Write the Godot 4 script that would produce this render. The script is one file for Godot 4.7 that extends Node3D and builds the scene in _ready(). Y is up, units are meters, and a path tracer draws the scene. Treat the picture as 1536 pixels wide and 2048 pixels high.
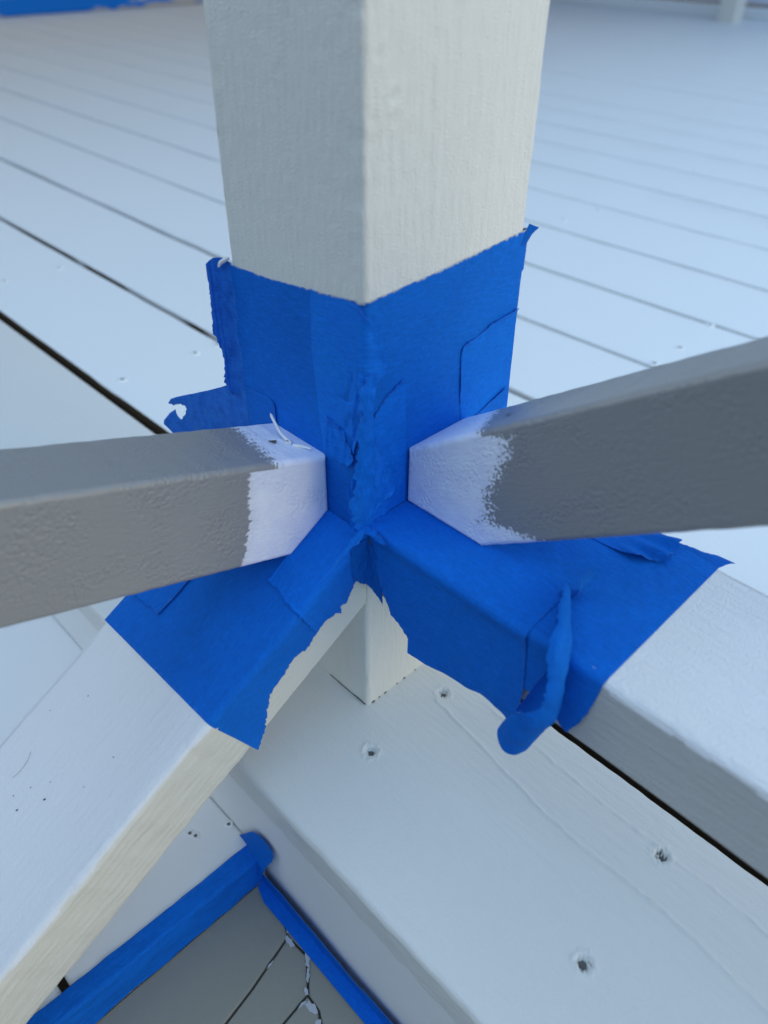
extends Node3D
# Axes: x runs along the deck boards (to the right of the picture), y up, z down the steps (to the left of the picture).
# The origin is the foot of the corner post's near corner. Local shapes are in millimetres.
const S := 0.001
const POST_W := 82.8        # post size along x
const POST_D := 90.9        # post size along z
const RAIL_TOP := 124.2     # top of the level bottom rail
const RAIL_W := 85.9
const SLOPE := 0.582        # fall of the stair rail
const STAIR_TOP := 118.3    # height of the stair rail's top at the post
const TREAD := -79.0
const LANDING := -103.0
const EDGE := 70.6          # front edge of the deck
var M := {}
var used := {}
var nz := FastNoiseLite.new()
var nf := FastNoiseLite.new()
var slope_dir := Vector3.ZERO
var slope_n := Vector3.ZERO
var BLUE := Color(0.008, 0.164, 0.69)
var PAINT := Color(0.745, 0.742, 0.685)

# ---------------------------------------------------------------- naming
func numbered(called: String) -> String:
	used[called] = used.get(called, -1) + 1
	return called if used[called] == 0 else "%s_%03d" % [called, used[called]]

func tag(o: Node3D, label := "", category := "", group := "", kind := "") -> Node3D:
	if label != "": o.set_meta("label", label)
	if category != "": o.set_meta("category", category)
	if group != "": o.set_meta("group", group)
	if kind != "": o.set_meta("kind", kind)
	return o

func base(called: String, at := Vector3.ZERO) -> Node3D:
	var o := Node3D.new()
	o.name = numbered(called)
	add_child(o, true)
	o.position = at
	return o

func put(called: String, mesh: Mesh, mat: Material, parent: Node3D = self) -> MeshInstance3D:
	var o := MeshInstance3D.new()
	o.name = numbered(called) if parent == self else called
	o.mesh = mesh
	for i in mesh.get_surface_count():
		if mesh.surface_get_material(i) == null:
			mesh.surface_set_material(i, mat)
	parent.add_child(o, true)
	return o

# ---------------------------------------------------------------- mesh collecting
class Soup:
	var v := PackedVector3Array()
	var n := PackedVector3Array()
	var uv := PackedVector2Array()
	var c := PackedColorArray()
	var i := PackedInt32Array()
	func add(p: Vector3, nn: Vector3, t: Vector2, col := Color.WHITE) -> int:
		v.append(p); n.append(nn); uv.append(t); c.append(col)
		return v.size() - 1
	func tri(a: int, b: int, d: int) -> void:
		var g := (v[b] - v[a]).cross(v[d] - v[a])
		if g.dot(n[a] + n[b] + n[d]) > 0.0:
			i.append(a); i.append(d); i.append(b)
		else:
			i.append(a); i.append(b); i.append(d)
	func quad(a: int, b: int, d: int, e: int) -> void:
		tri(a, b, d); tri(a, d, e)
	# recompute smooth normals of vertices [from, to) from triangles listed from index 'at'; side tells which way is out
	func smooth(from: int, to: int, at: int) -> void:
		var acc := PackedVector3Array()
		acc.resize(to - from)
		for k in range(at, i.size(), 3):
			var g := (v[i[k + 2]] - v[i[k]]).cross(v[i[k + 1]] - v[i[k]])
			for m in 3:
				var q := i[k + m]
				if q >= from and q < to: acc[q - from] += g
		for q in range(from, to):
			if acc[q - from].length_squared() > 0.0: n[q] = acc[q - from].normalized()
	func commit(into: ArrayMesh = null, mat: Material = null) -> ArrayMesh:
		var m := into if into else ArrayMesh.new()
		var a := []
		a.resize(Mesh.ARRAY_MAX)
		a[Mesh.ARRAY_VERTEX] = v
		a[Mesh.ARRAY_NORMAL] = n
		a[Mesh.ARRAY_TEX_UV] = uv
		a[Mesh.ARRAY_COLOR] = c
		a[Mesh.ARRAY_INDEX] = i
		m.add_surface_from_arrays(Mesh.PRIMITIVE_TRIANGLES, a)
		if mat: m.surface_set_material(m.get_surface_count() - 1, mat)
		return m

# ---------------------------------------------------------------- wood: a rounded bar swept along an axis
# w, h: size across (local x, y, the corner at the origin is the upper right: x from -w to 0, y from -h to 0); near: the fine stretch
func ring(w: float, h: float, rad: float, step: float) -> Array:
	var out := []     # [point, outward normal guess, perimeter mm]
	var cs := [Vector2(-w, 0), Vector2(0, 0), Vector2(0, -h), Vector2(-w, -h)]
	var per := 0.0
	for k in 4:
		var a: Vector2 = cs[k]
		var b: Vector2 = cs[(k + 1) % 4]
		var d := (b - a).normalized()
		var nn := Vector2(-d.y, d.x)
		var side := a.distance_to(b)
		var cnt := maxi(1, int((side - 2.0 * rad) / step))
		for j in cnt + 1:
			var t := rad + (side - 2.0 * rad) * j / cnt
			out.append([a + d * t, nn, per + t])
		var nx := (cs[(k + 2) % 4] - b).normalized() as Vector2
		var ctr := b - d * rad + nx * rad
		for j in range(1, 4):
			var an := PI / 2.0 * j / 4.0
			var q := nn * cos(an) + d * sin(an)
			out.append([ctr + q * rad, q, per + side - rad + rad * 2.0 * j / 4.0])
		per += side
	return out

func stations(list: Array) -> PackedFloat32Array:    # [start, end, step, end, step ...]
	var t := PackedFloat32Array([list[0]])
	var k := 1
	while k < list.size():
		var a := t[t.size() - 1]
		var cnt := maxi(1, int(round((list[k] - a) / list[k + 1])))
		for j in range(1, cnt + 1): t.append(lerpf(a, list[k], float(j) / cnt))
		k += 2
	return t

# frame: origin, ex, ey (across), ez (along), all world directions; lengths mm
func bar(s: Soup, w: float, h: float, rad: float, step: float, ts: PackedFloat32Array, o: Vector3, ex: Vector3, ey: Vector3, ez: Vector3,
		start: Callable, disp: Callable, colour: Callable, shift := Vector2.ZERO) -> void:
	var rg := ring(w, h, rad, step)
	var m := rg.size()
	var from := s.v.size()
	var at := s.i.size()
	for t0 in ts:
		for k in m + 1:
			var e: Array = rg[k % m]
			var p: Vector2 = e[0]
			var nn: Vector2 = e[1]
			var per: float = e[2] if k < m else 2.0 * (w + h)
			var t := maxf(t0, start.call(p.x, p.y))
			var d: float = disp.call(per, t, p, nn)
			p += nn * d
			s.add(o + (ex * p.x + ey * p.y + ez * t) * S, ex * nn.x + ey * nn.y, Vector2(t * 0.01, per * 0.01) + shift, colour.call(p, t))
	for a in ts.size() - 1:
		for k in m:
			var q := from + a * (m + 1) + k
			s.quad(q, q + 1, q + m + 2, q + m + 1)
	var last := s.v.size()
	s.smooth(from, last, at)
	for a in ts.size():      # weld the seam's normals
		var q := from + a * (m + 1)
		var nn2 := (s.n[q] + s.n[q + m]).normalized()
		s.n[q] = nn2; s.n[q + m] = nn2
	for e in 2:
		var row := from + (0 if e == 0 else (ts.size() - 1) * (m + 1))
		var ctr := Vector3.ZERO
		for k in m: ctr += s.v[row + k]
		var nd := ez * (-1.0 if e == 0 else 1.0)
		var first := s.v.size()
		for k in m: s.add(s.v[row + k], nd, s.uv[row + k], s.c[row + k])
		var mid := s.add(ctr / m, nd, s.uv[row], s.c[row])
		for k in m: s.tri(mid, first + k, first + (k + 1) % m)

func flat_start(_x: float, _y: float) -> float: return -1e9
func no_disp(_per: float, _t: float, _p: Vector2, _n: Vector2) -> float: return 0.0
func white(_p: Vector2, _t: float) -> Color: return Color.WHITE

# ---------------------------------------------------------------- boards cut to an outline: outline in (x, y) mm, z thickness along -ez
func plate(s: Soup, pts: PackedVector2Array, thick: float, bev: float, o: Vector3, ex: Vector3, ey: Vector3, ez: Vector3, uvf: Callable) -> void:
	var k := pts.size()
	var area := 0.0
	for a in k: area += pts[a].cross(pts[(a + 1) % k])
	if area < 0.0: pts.reverse()
	var inn := PackedVector2Array()
	for a in k:
		var d0 := (pts[a] - pts[(a + k - 1) % k]).normalized()
		var d1 := (pts[(a + 1) % k] - pts[a]).normalized()
		var n0 := Vector2(-d0.y, d0.x)
		var n1 := Vector2(-d1.y, d1.x)
		var mt := (n0 + n1).normalized()
		inn.append(pts[a] + mt * (bev / maxf(0.35, mt.dot(n0))))
	var ids := Geometry2D.triangulate_polygon(inn)
	if ids.is_empty(): ids = Geometry2D.triangulate_delaunay(inn)
	for side in 2:
		var nd := ez if side == 0 else -ez
		var z := 0.0 if side == 0 else -thick
		var f := s.v.size()
		for p in inn: s.add(o + (ex * p.x + ey * p.y + ez * z) * S, nd, uvf.call(p, side, 0.0))
		for t in range(0, ids.size(), 3): s.tri(f + ids[t], f + ids[t + 1], f + ids[t + 2])
	for a in k:
		var b := (a + 1) % k
		var d := (pts[b] - pts[a]).normalized()
		var on := Vector2(d.y, -d.x)
		var prev := -1
		for j in 8:
			var an: float = PI / 2.0 * (j if j < 4 else j - 4) / 3.0
			var inset := bev * (1.0 - sin(an)) if j < 4 else bev * (1.0 - cos(an))
			var z := -bev * (1.0 - cos(an)) if j < 4 else -thick + bev * (1.0 - sin(an))
			var nn := (ez * cos(an) + (ex * on.x + ey * on.y) * sin(an)) if j < 4 else ((ex * on.x + ey * on.y) * cos(an) - ez * sin(an))
			var pa := pts[a].lerp(inn[a], inset / bev)
			var pb := pts[b].lerp(inn[b], inset / bev)
			var i0 := s.add(o + (ex * pa.x + ey * pa.y + ez * z) * S, nn, uvf.call(pa, 2, -z))
			var i1 := s.add(o + (ex * pb.x + ey * pb.y + ez * z) * S, nn, uvf.call(pb, 2, -z))
			if prev >= 0: s.quad(prev, prev + 1, i1, i0)
			prev = i0

# ---------------------------------------------------------------- tape: an outline laid on a surface that may fold
# tri-list [u, v, torn] in mm; torn edges get a ragged run
func outline(list: Array, amp := 0.45, step := 0.9, salt := 0.0) -> PackedVector2Array:
	var k := list.size() / 3
	var out := PackedVector2Array()
	for a in k:
		var b := (a + 1) % k
		var p := Vector2(list[a * 3], list[a * 3 + 1])
		var q := Vector2(list[b * 3], list[b * 3 + 1])
		out.append(p)
		if list[a * 3 + 2] > 0 and list[b * 3 + 2] > 0:
			var len := p.distance_to(q)
			var cnt := int(len / step)
			var nn := (q - p).orthogonal() / maxf(len, 0.001)
			for j in range(1, cnt):
				var m := p.lerp(q, float(j) / cnt)
				var w := nf.get_noise_2d(m.x * 9.0 + salt, m.y * 9.0) * amp * 1.5 + nf.get_noise_2d(m.x * 30.0 + salt, m.y * 30.0 + 7.0) * amp
				out.append(m + nn * w)
	return out

func refine(pts: PackedVector2Array, cell: Callable) -> Array:
	var v := pts.duplicate()
	var t := Geometry2D.triangulate_polygon(pts)
	if t.is_empty(): push_error("outline does not triangulate")
	for pass_no in 9:
		var mid := {}
		var nt := PackedInt32Array()
		var split := false
		for k in range(0, t.size(), 3):
			var c := [t[k], t[k + 1], t[k + 2]]
			var m := [-1, -1, -1]
			for e in 3:
				var a: int = c[e]
				var b: int = c[(e + 1) % 3]
				var key := Vector2i(mini(a, b), maxi(a, b))
				if mid.has(key):
					m[e] = mid[key]
				else:
					var pm := (v[a] + v[b]) * 0.5
					if v[a].distance_to(v[b]) > cell.call(pm):
						v.append(pm)
						mid[key] = v.size() - 1
						m[e] = v.size() - 1
						split = true
					else:
						mid[key] = -1
			var cnt := int(m[0] >= 0) + int(m[1] >= 0) + int(m[2] >= 0)
			if cnt == 0:
				nt.append_array([c[0], c[1], c[2]])
			elif cnt == 3:
				nt.append_array([c[0], m[0], m[2], m[0], c[1], m[1], m[2], m[1], c[2], m[0], m[1], m[2]])
			elif cnt == 1:
				for e in 3:
					if m[e] >= 0: nt.append_array([c[e], m[e], c[(e + 2) % 3], m[e], c[(e + 1) % 3], c[(e + 2) % 3]])
			else:
				for e in 3:
					if m[e] < 0:   # edges e+1 and e+2 are split
						var a2: int = c[e]
						var b2: int = c[(e + 1) % 3]
						var d2: int = c[(e + 2) % 3]
						var m1: int = m[(e + 1) % 3]
						var m2: int = m[(e + 2) % 3]
						nt.append_array([d2, m2, m1, a2, b2, m1, a2, m1, m2])
		t = nt
		if not split: break
	return [v, t]

# place(u, v) -> world position of the bare surface; off(u, v) -> mm above it
func sheet(pts: PackedVector2Array, place: Callable, off: Callable, cell: Callable, colour: Callable, thick := 0.13, turn := 0.0, flip := false, edge_pale := 0.0) -> ArrayMesh:
	var r := refine(pts, cell)
	var v: PackedVector2Array = r[0]
	var t: PackedInt32Array = r[1]
	var s := Soup.new()
	var cnt := v.size()
	for p in v:
		var q: Vector3 = place.call(p.x, p.y)
		var du: Vector3 = place.call(p.x + 0.05, p.y) - place.call(p.x - 0.05, p.y)
		var dv: Vector3 = place.call(p.x, p.y + 0.05) - place.call(p.x, p.y - 0.05)
		var nn := (dv.cross(du) if flip else du.cross(dv)).normalized()
		var o: float = off.call(p.x, p.y)
		s.add(q + nn * o * S, nn, p.rotated(turn) * 0.01, colour.call(p.x, p.y))
	for k in range(0, t.size(), 3): s.tri(t[k], t[k + 1], t[k + 2])
	s.smooth(0, cnt, 0)
	var at := s.i.size()
	for k in cnt: s.add(s.v[k] - s.n[k] * thick * S, -s.n[k], s.uv[k], s.c[k])
	for k in range(0, t.size(), 3): s.tri(cnt + t[k], cnt + t[k + 1], cnt + t[k + 2])
	# rim
	var seen := {}
	var rimmed := {}
	for k in range(0, t.size(), 3):
		for e in 3:
			var a := t[k + e]
			var b := t[k + (e + 1) % 3]
			var key := Vector2i(mini(a, b), maxi(a, b))
			seen[key] = seen.get(key, 0) + 1
	for key in seen:
		if seen[key] == 1:
			var a: int = key.x
			var b: int = key.y
			var side := (s.v[b] - s.v[a]).cross(s.n[a]).normalized()
			var pale := Color(0.16, 0.34, 0.74)      # paper fibres at the cut and torn edges
			var ca := s.c[a].lerp(pale, 0.6)
			var a0 := s.add(s.v[a], side, s.uv[a], ca)
			var b0 := s.add(s.v[b], side, s.uv[b], ca)
			var b1 := s.add(s.v[cnt + b], side, s.uv[b], ca)
			var a1 := s.add(s.v[cnt + a], side, s.uv[a], ca)
			if s.c[a].b < 0.8: rimmed[a] = true
			s.quad(a0, b0, b1, a1)
	if edge_pale > 0.0:  # edge vertices blended towards the pale fibre colour
		for a in rimmed: s.c[a] = s.c[a].lerp(Color(0.10, 0.28, 0.70), edge_pale)
	return s.commit()

# fold a running length round a square corner of small radius: returns (across, down) for arc position x; x < 0 on the flat, x > 0 down the face
func fold(x: float, rad: float) -> Vector2:
	if x <= -rad: return Vector2(x, 0.0)
	if x >= rad: return Vector2(0.0, -x)
	var t := (x + rad) / (2.0 * rad)
	return Vector2(-rad * (1.0 - t) * (1.0 - t), -rad * t * t)

func on_post(u: float, v: float) -> Vector3:     # u < 0: the face towards the steps, u > 0: the face along the rail
	var f := fold(u, 2.2)
	if u > POST_D + 2.0:     # round the far corner
		return Vector3(-(u - POST_D), v, -POST_D) * S
	if u < -POST_W - 2.0:
		return Vector3(-POST_W, v, u + POST_W) * S
	return Vector3(f.x, v, f.y) * S

func on_rail(u: float, v: float) -> Vector3:     # level rail: u < 0 on top, u > 0 down the front
	if u < -RAIL_W: return Vector3(v, RAIL_TOP + (u + RAIL_W), -RAIL_W) * S
	var f := fold(u, 3.2)
	return Vector3(v, RAIL_TOP + f.y, f.x) * S

func on_stair_rail(u: float, v: float) -> Vector3:
	var f := fold(u, 3.2)
	return (Vector3(f.x, STAIR_TOP, 0) + slope_dir * v + slope_n * f.y) * S

func near_fold(p: Vector2) -> float: return 1.1 if absf(p.x) < 5.0 else 3.0
func fine(_p: Vector2) -> float: return 1.0
func plain_blue(u: float, v: float) -> Color:
	var k := 1.15 + 0.08 * nz.get_noise_2d(u * 1.0, v * 1.0) + 0.08 * nz.get_noise_2d(u * 8.0, v * 8.0)
	return Color(BLUE.r * k, BLUE.g * k, minf(0.98, BLUE.b * k))

func tape(called: String, list: Array, place: Callable, off: Callable, label: String, opts := {}) -> MeshInstance3D:
	var pts := outline(list, opts.get("amp", 0.45), opts.get("step", 0.9), opts.get("salt", 0.0))
	var tint: float = opts.get("tint", 1.0)
	var own: Callable = opts.get("col", plain_blue)
	var tinted := func(u: float, v: float) -> Color:
		var c: Color = own.call(u, v)
		return Color(c.r * tint + 0.004 * (tint - 1.0), c.g * tint, minf(0.98, c.b * tint))
	var mesh := sheet(pts, place, off, opts.get("cell", near_fold), tinted, opts.get("thick", 0.13), opts.get("turn", 0.0), place == on_stair_rail or opts.get("flip", false), opts.get("rim", 0.3))
	var o := put(called, mesh, opts.get("mat", M.tape))
	tag(o, label, "masking tape", "pieces of blue masking tape round the post")
	return o

# lift that grows towards a run of points
func near_run(p: Vector2, run: Array) -> float:
	var best := 1e9
	for k in range(0, run.size() - 2, 2):
		var q := Geometry2D.get_closest_point_to_segment(p, Vector2(run[k], run[k + 1]), Vector2(run[k + 2], run[k + 3]))
		best = minf(best, p.distance_to(q))
	return best

# ---------------------------------------------------------------- textures
func grey(w: int, h: int, f: Callable) -> Image:
	var d := PackedByteArray()
	d.resize(w * h)
	for y in h:
		for x in w: d[y * w + x] = clampi(int(f.call(x, y) * 255.0), 0, 255)
	return Image.create_from_data(w, h, false, Image.FORMAT_L8, d)

func tile(salt: int, freq: float, w: int, h: int, oct := 3) -> Image:
	var n := FastNoiseLite.new()
	n.seed = salt
	n.noise_type = FastNoiseLite.TYPE_SIMPLEX_SMOOTH
	n.frequency = freq
	n.fractal_octaves = oct
	var im := n.get_seamless_image(w, h)
	im.convert(Image.FORMAT_L8)
	return im

func stretched(salt: int, freq: float, w: int, h: int, size: int, oct := 3) -> Image:
	var im := tile(salt, freq, w, h, oct)
	im.resize(size, size, Image.INTERPOLATE_CUBIC)
	return im

func blend(a: Image, b: Image, wa: float, wb: float) -> Image:
	var da := a.get_data()
	var db := b.get_data()
	var out := PackedByteArray()
	out.resize(da.size())
	for k in da.size(): out[k] = clampi(int(da[k] * wa + db[k] * wb), 0, 255)
	return Image.create_from_data(a.get_width(), a.get_height(), false, Image.FORMAT_L8, out)

func tex(im: Image) -> ImageTexture:
	im.generate_mipmaps()
	return ImageTexture.create_from_image(im)

func paint(col: Color, rough: float, bump: Texture2D, depth_mm: float, called: String, vertex := true) -> StandardMaterial3D:
	var m := StandardMaterial3D.new()
	m.resource_name = called
	m.albedo_color = col.linear_to_srgb()
	m.roughness = rough
	m.metallic_specular = 0.45
	m.vertex_color_use_as_albedo = vertex
	if bump:
		m.heightmap_enabled = true
		m.heightmap_texture = bump
		m.heightmap_scale = depth_mm * 0.1
	return m

func make_materials() -> void:
	var stip := tile(11, 0.17, 512, 512, 3)            # roller stipple, about 2 mm
	var long := stretched(12, 0.05, 96, 512, 512, 3)
	var patchy := tile(22, 0.02, 512, 512, 2)
	var stipple := tex(blend(blend(stip, patchy, 0.6, 0.4), long, 0.56, 0.44))
	var fib := stretched(13, 0.05, 64, 512, 512, 3)     # brush and grain streaks along u
	var brushed := tex(blend(fib, tile(14, 0.11, 512, 512, 2), 0.68, 0.32))
	var fib2 := stretched(15, 0.035, 64, 512, 512, 4)
	var rough_grain := tex(blend(fib2, tile(16, 0.09, 512, 512, 2), 0.8, 0.2))
	var soft := tex(blend(stretched(17, 0.01, 128, 512, 512, 2), tile(18, 0.03, 512, 512, 3), 0.5, 0.5))
	var crepe := tex(blend(stretched(19, 0.09, 512, 96, 512, 2), tile(20, 0.03, 512, 512, 3), 0.6, 0.4))
	M.post = paint(PAINT, 0.48, stipple, 0.75, "cream roller paint")
	M.rail = paint(Color(0.77, 0.785, 0.80), 0.5, brushed, 0.55, "brushed cream paint")
	M.edge_rail = paint(Color(0.77, 0.785, 0.80), 0.48, brushed, 0.4, "cream paint on rough grain")
	M.deck = paint(Color(0.82, 0.855, 0.865), 0.42, soft, 0.25, "white deck paint")
	M.deck_near_shaded = paint(Color(0.735, 0.73, 0.695), 0.45, brushed, 0.30, "white deck paint over grain, shade in colour")  # darker copy of the deck paint: shade on the near board held in colour
	M.tread = paint(Color(0.84, 0.84, 0.83), 0.45, soft, 0.2, "white tread paint")
	M.landing = paint(Color(0.305, 0.285, 0.235), 0.6, soft, 0.2, "grey floor paint")
	M.grey = paint(Color(0.272, 0.278, 0.276), 0.40, stipple, 0.7, "grey paint", false)
	M.lilac = paint(Color(0.66, 0.69, 0.80), 0.55, soft, 0.2, "pale lilac wall paint", false)
	M.bare = paint(Color(0.09, 0.065, 0.04), 0.9, rough_grain, 0.4, "bare weathered wood", false)
	M.soil = paint(Color(0.05, 0.04, 0.03), 1.0, soft, 1.0, "soil", false)
	M.siding = paint(Color(0.42, 0.42, 0.45), 0.6, soft, 0.2, "pale lilac siding", false)
	M.screw = paint(Color(0.12, 0.115, 0.11), 0.5, null, 0.0, "dull screw head", false)
	M.hole = paint(Color(0.10, 0.09, 0.075), 0.8, null, 0.0, "dark hole", false)
	M.drip = paint(Color(0.80, 0.80, 0.80), 0.35, null, 0.0, "white paint drip", false)
	M.dark = paint(Color(0.06, 0.055, 0.05), 0.9, null, 0.0, "dark gap", false)
	M.caulk = paint(Color(0.50, 0.50, 0.52), 0.6, soft, 0.3, "white filler", false)
	M.hair = paint(Color(0.03, 0.025, 0.02), 0.6, null, 0.0, "dark fibre", false)
	var t := paint(Color.WHITE, 0.68, crepe, 0.28, "blue crepe tape")
	t.metallic_specular = 0.18
	var weave := blend(blend(stretched(41, 0.12, 512, 48, 512, 2), tile(42, 0.22, 512, 512, 2), 0.5, 0.5), tile(43, 0.05, 512, 512, 3), 0.7, 0.3)
	var wd := weave.get_data()
	for k in wd.size():
		var x := (wd[k] - 128) / 128.0
		wd[k] = clampi(int(226.0 + 24.0 * x + 26.0 * maxf(0.0, x - 0.2)), 0, 255)
	t.albedo_texture = tex(Image.create_from_data(512, 512, false, Image.FORMAT_L8, wd))
	t.uv1_scale = Vector3(1.6, 1.6, 1.0)
	M.tape = t
	var f: StandardMaterial3D = t.duplicate()
	f.resource_name = "thin blue tape lit through"
	f.backlight_enabled = true
	f.backlight = Color(0.7, 0.7, 0.7)
	M.flap = f

# a brace's own skin: grey paint with white primer near the post. Texture covers 330 mm by 100 mm: rows 0..40 the top, 40..100 the front
func brace_skin(salt: int, torn: float, bound: Callable) -> StandardMaterial3D:
	var w := 1650
	var h := 500
	var n1 := FastNoiseLite.new(); n1.seed = salt; n1.frequency = 0.35; n1.fractal_octaves = 3
	var n2 := FastNoiseLite.new(); n2.seed = salt + 1; n2.frequency = 0.045; n2.fractal_octaves = 2
	var col := Image.create(w, h, false, Image.FORMAT_RGB8)
	var hgt := PackedByteArray(); hgt.resize(w * h)
	var g := Color(0.272, 0.278, 0.276).linear_to_srgb()
	var pr := Color(0.84, 0.88, 0.97).linear_to_srgb()
	col.fill(g)
	for y in h:
		var vm := y * 0.2
		for x in w:
			var um := x * 0.2 - 20.0
			var a := n1.get_noise_2d(um, vm)
			var b := n1.get_noise_2d(um * 1.7 + 50.0, vm * 1.7)
			var pat := 0.55 + 0.9 * n2.get_noise_2d(um * 0.7 + 200.0, vm * 0.9)
			var hh := 0.45 + (0.24 * a + 0.18 * b) * pat + 0.10 * n1.get_noise_2d(um * 0.25, vm * 3.0)
			if um < 85.0:
				var e: float = bound.call(um, vm)          # > 0 inside the primer, mm
				if e > -12.0:
					var speck := n1.get_noise_2d(um * 1.5 + 9.0, vm * 1.5) + 0.4 * n2.get_noise_2d(um * 6.0, vm * 6.0)
					var wide := torn if vm > 40.0 else 2.5
					var edge := e + n2.get_noise_2d(um * 1.0, vm * 7.0) * (1.6 + wide * 0.3)
					var val := edge + speck * wide * 2.2 + 0.5 * n1.get_noise_2d(um * 0.5, vm * 5.0)
					var cover := smoothstep(-0.35, 0.5, val) * (1.0 - 0.22 * smoothstep(6.0, 0.0, val) * (0.5 + 0.5 * n1.get_noise_2d(um * 0.6 + 70.0, vm * 4.0)))
					var ins := val > -0.35
					if ins:
						var sp := n2.get_noise_2d(um * 2.0 + 31.0, vm * 2.0)
						var k := 1.0 + 0.03 * sp
						var c := Color(pr.r * k, pr.g * k, pr.b * (1.0 + 0.01 * sp))
						col.set_pixel(x, y, g.lerp(c, cover))
						hh = hh * 0.8 + 0.16 * cover + 0.05 * smoothstep(1.5, 0.3, absf(val - 0.8))
				if absf(vm - 41.0) < 0.7 and e > -6.0: hh += 0.1
			hgt[y * w + x] = clampi(int(hh * 255.0), 0, 255)
	var m := paint(Color.WHITE, 0.40, tex(Image.create_from_data(w, h, false, Image.FORMAT_L8, hgt)), 0.95, "grey paint with white primer", false)
	m.albedo_texture = tex(col)
	m.metallic_specular = 0.6
	return m

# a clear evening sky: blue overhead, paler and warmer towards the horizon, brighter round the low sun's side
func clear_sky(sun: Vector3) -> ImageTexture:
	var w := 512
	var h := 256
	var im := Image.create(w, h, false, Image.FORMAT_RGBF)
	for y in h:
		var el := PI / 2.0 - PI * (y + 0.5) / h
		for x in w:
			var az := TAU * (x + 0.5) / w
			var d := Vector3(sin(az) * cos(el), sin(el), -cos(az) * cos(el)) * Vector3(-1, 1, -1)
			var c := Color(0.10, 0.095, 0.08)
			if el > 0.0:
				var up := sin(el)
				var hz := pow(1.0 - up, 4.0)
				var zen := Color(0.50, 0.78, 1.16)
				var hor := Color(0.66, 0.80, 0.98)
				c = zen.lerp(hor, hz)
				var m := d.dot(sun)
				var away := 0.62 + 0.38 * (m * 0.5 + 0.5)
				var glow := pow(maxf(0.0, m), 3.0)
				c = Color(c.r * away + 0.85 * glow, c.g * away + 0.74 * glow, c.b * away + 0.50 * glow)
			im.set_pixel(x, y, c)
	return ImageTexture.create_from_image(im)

# ================================================================ build
func _ready() -> void:
	# camera
	var cam := Camera3D.new()
	cam.name = "camera"
	add_child(cam)
	cam.transform = Transform3D(Basis(Vector3(0.694827, 0.00859, -0.719126), Vector3(-0.446287, 0.789259, -0.42178), Vector3(0.563953, 0.614001, 0.552232)).orthonormalized(), Vector3(0.191927, 0.334027, 0.177181))
	cam.fov = 66.97
	cam.near = 0.02
	cam.far = 200.0
	var lens := CameraAttributesPhysical.new()
	lens.frustum_focal_length = 5.2
	lens.exposure_aperture = 1.4
	lens.frustum_focus_distance = 0.37
	lens.frustum_near = 0.02
	lens.frustum_far = 200.0
	cam.attributes = lens
	cam.fov = 66.97
	cam.make_current()
	# sky and light
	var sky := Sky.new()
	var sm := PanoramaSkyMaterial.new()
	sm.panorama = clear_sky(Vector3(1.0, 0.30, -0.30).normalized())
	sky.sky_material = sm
	var env := Environment.new()
	env.background_mode = Environment.BG_SKY
	env.sky = sky
	env.tonemap_mode = Environment.TONE_MAPPER_LINEAR
	env.tonemap_exposure = 1.36
	env.background_energy_multiplier = 1.0
	env.sdfgi_enabled = true
	env.ssao_enabled = true
	env.ssil_enabled = true
	var we := WorldEnvironment.new()
	we.name = "world"
	we.environment = env
	add_child(we)
	var sun := DirectionalLight3D.new()
	sun.name = "sun"
	add_child(sun)
	sun.light_color = Color(1.0, 0.90, 0.68)
	sun.light_energy = 0.3
	sun.light_angular_distance = 40.0
	sun.shadow_enabled = true
	sun.look_at_from_position(Vector3(1.0, 0.30, -0.30), Vector3.ZERO)

	nz.seed = 5; nz.frequency = 0.02; nz.fractal_octaves = 3
	nf.seed = 8; nf.frequency = 0.05; nf.fractal_octaves = 2
	var th := atan(SLOPE)
	slope_dir = Vector3(0, -sin(th), cos(th))
	slope_n = Vector3(0, cos(th), sin(th))
	make_materials()
	build_ground()
	build_deck()
	build_steps()
	build_walls()
	build_post()
	build_rails()
	build_braces()
	build_post_tape()
	build_rail_tape()
	build_floor_tape()
	build_small_things()

# ---------------------------------------------------------------- setting
func build_ground() -> void:
	var p := PlaneMesh.new()
	p.size = Vector2(120, 120)
	var o := put("ground", p, M.soil)
	o.position.y = -0.75
	tag(o, "dark soil under and around the raised deck", "", "", "structure")
	# unseen fence added past the steps to cut light from that side
	var fence := base("light_blocking_fence", Vector3(0, -0.75, 3.1))
	tag(fence, "added dark board fence, unseen, blocking sky light from beyond the steps", "fence")
	for k in 40:
		var b := BoxMesh.new()
		b.size = Vector3(0.145, 2.6, 0.02)
		var f := put("board", b, M.bare, fence)
		f.position = Vector3(-3.0 + 0.15 * k, 1.3, 0.0 if k % 2 == 0 else 0.022)

func bare_below(p: Vector2, _t: float) -> Color:    # deck paint only runs a little way down the gaps
	return Color.WHITE if p.y > -1.6 or p.x > -110.0 else Color(0.07, 0.05, 0.03)

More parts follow.
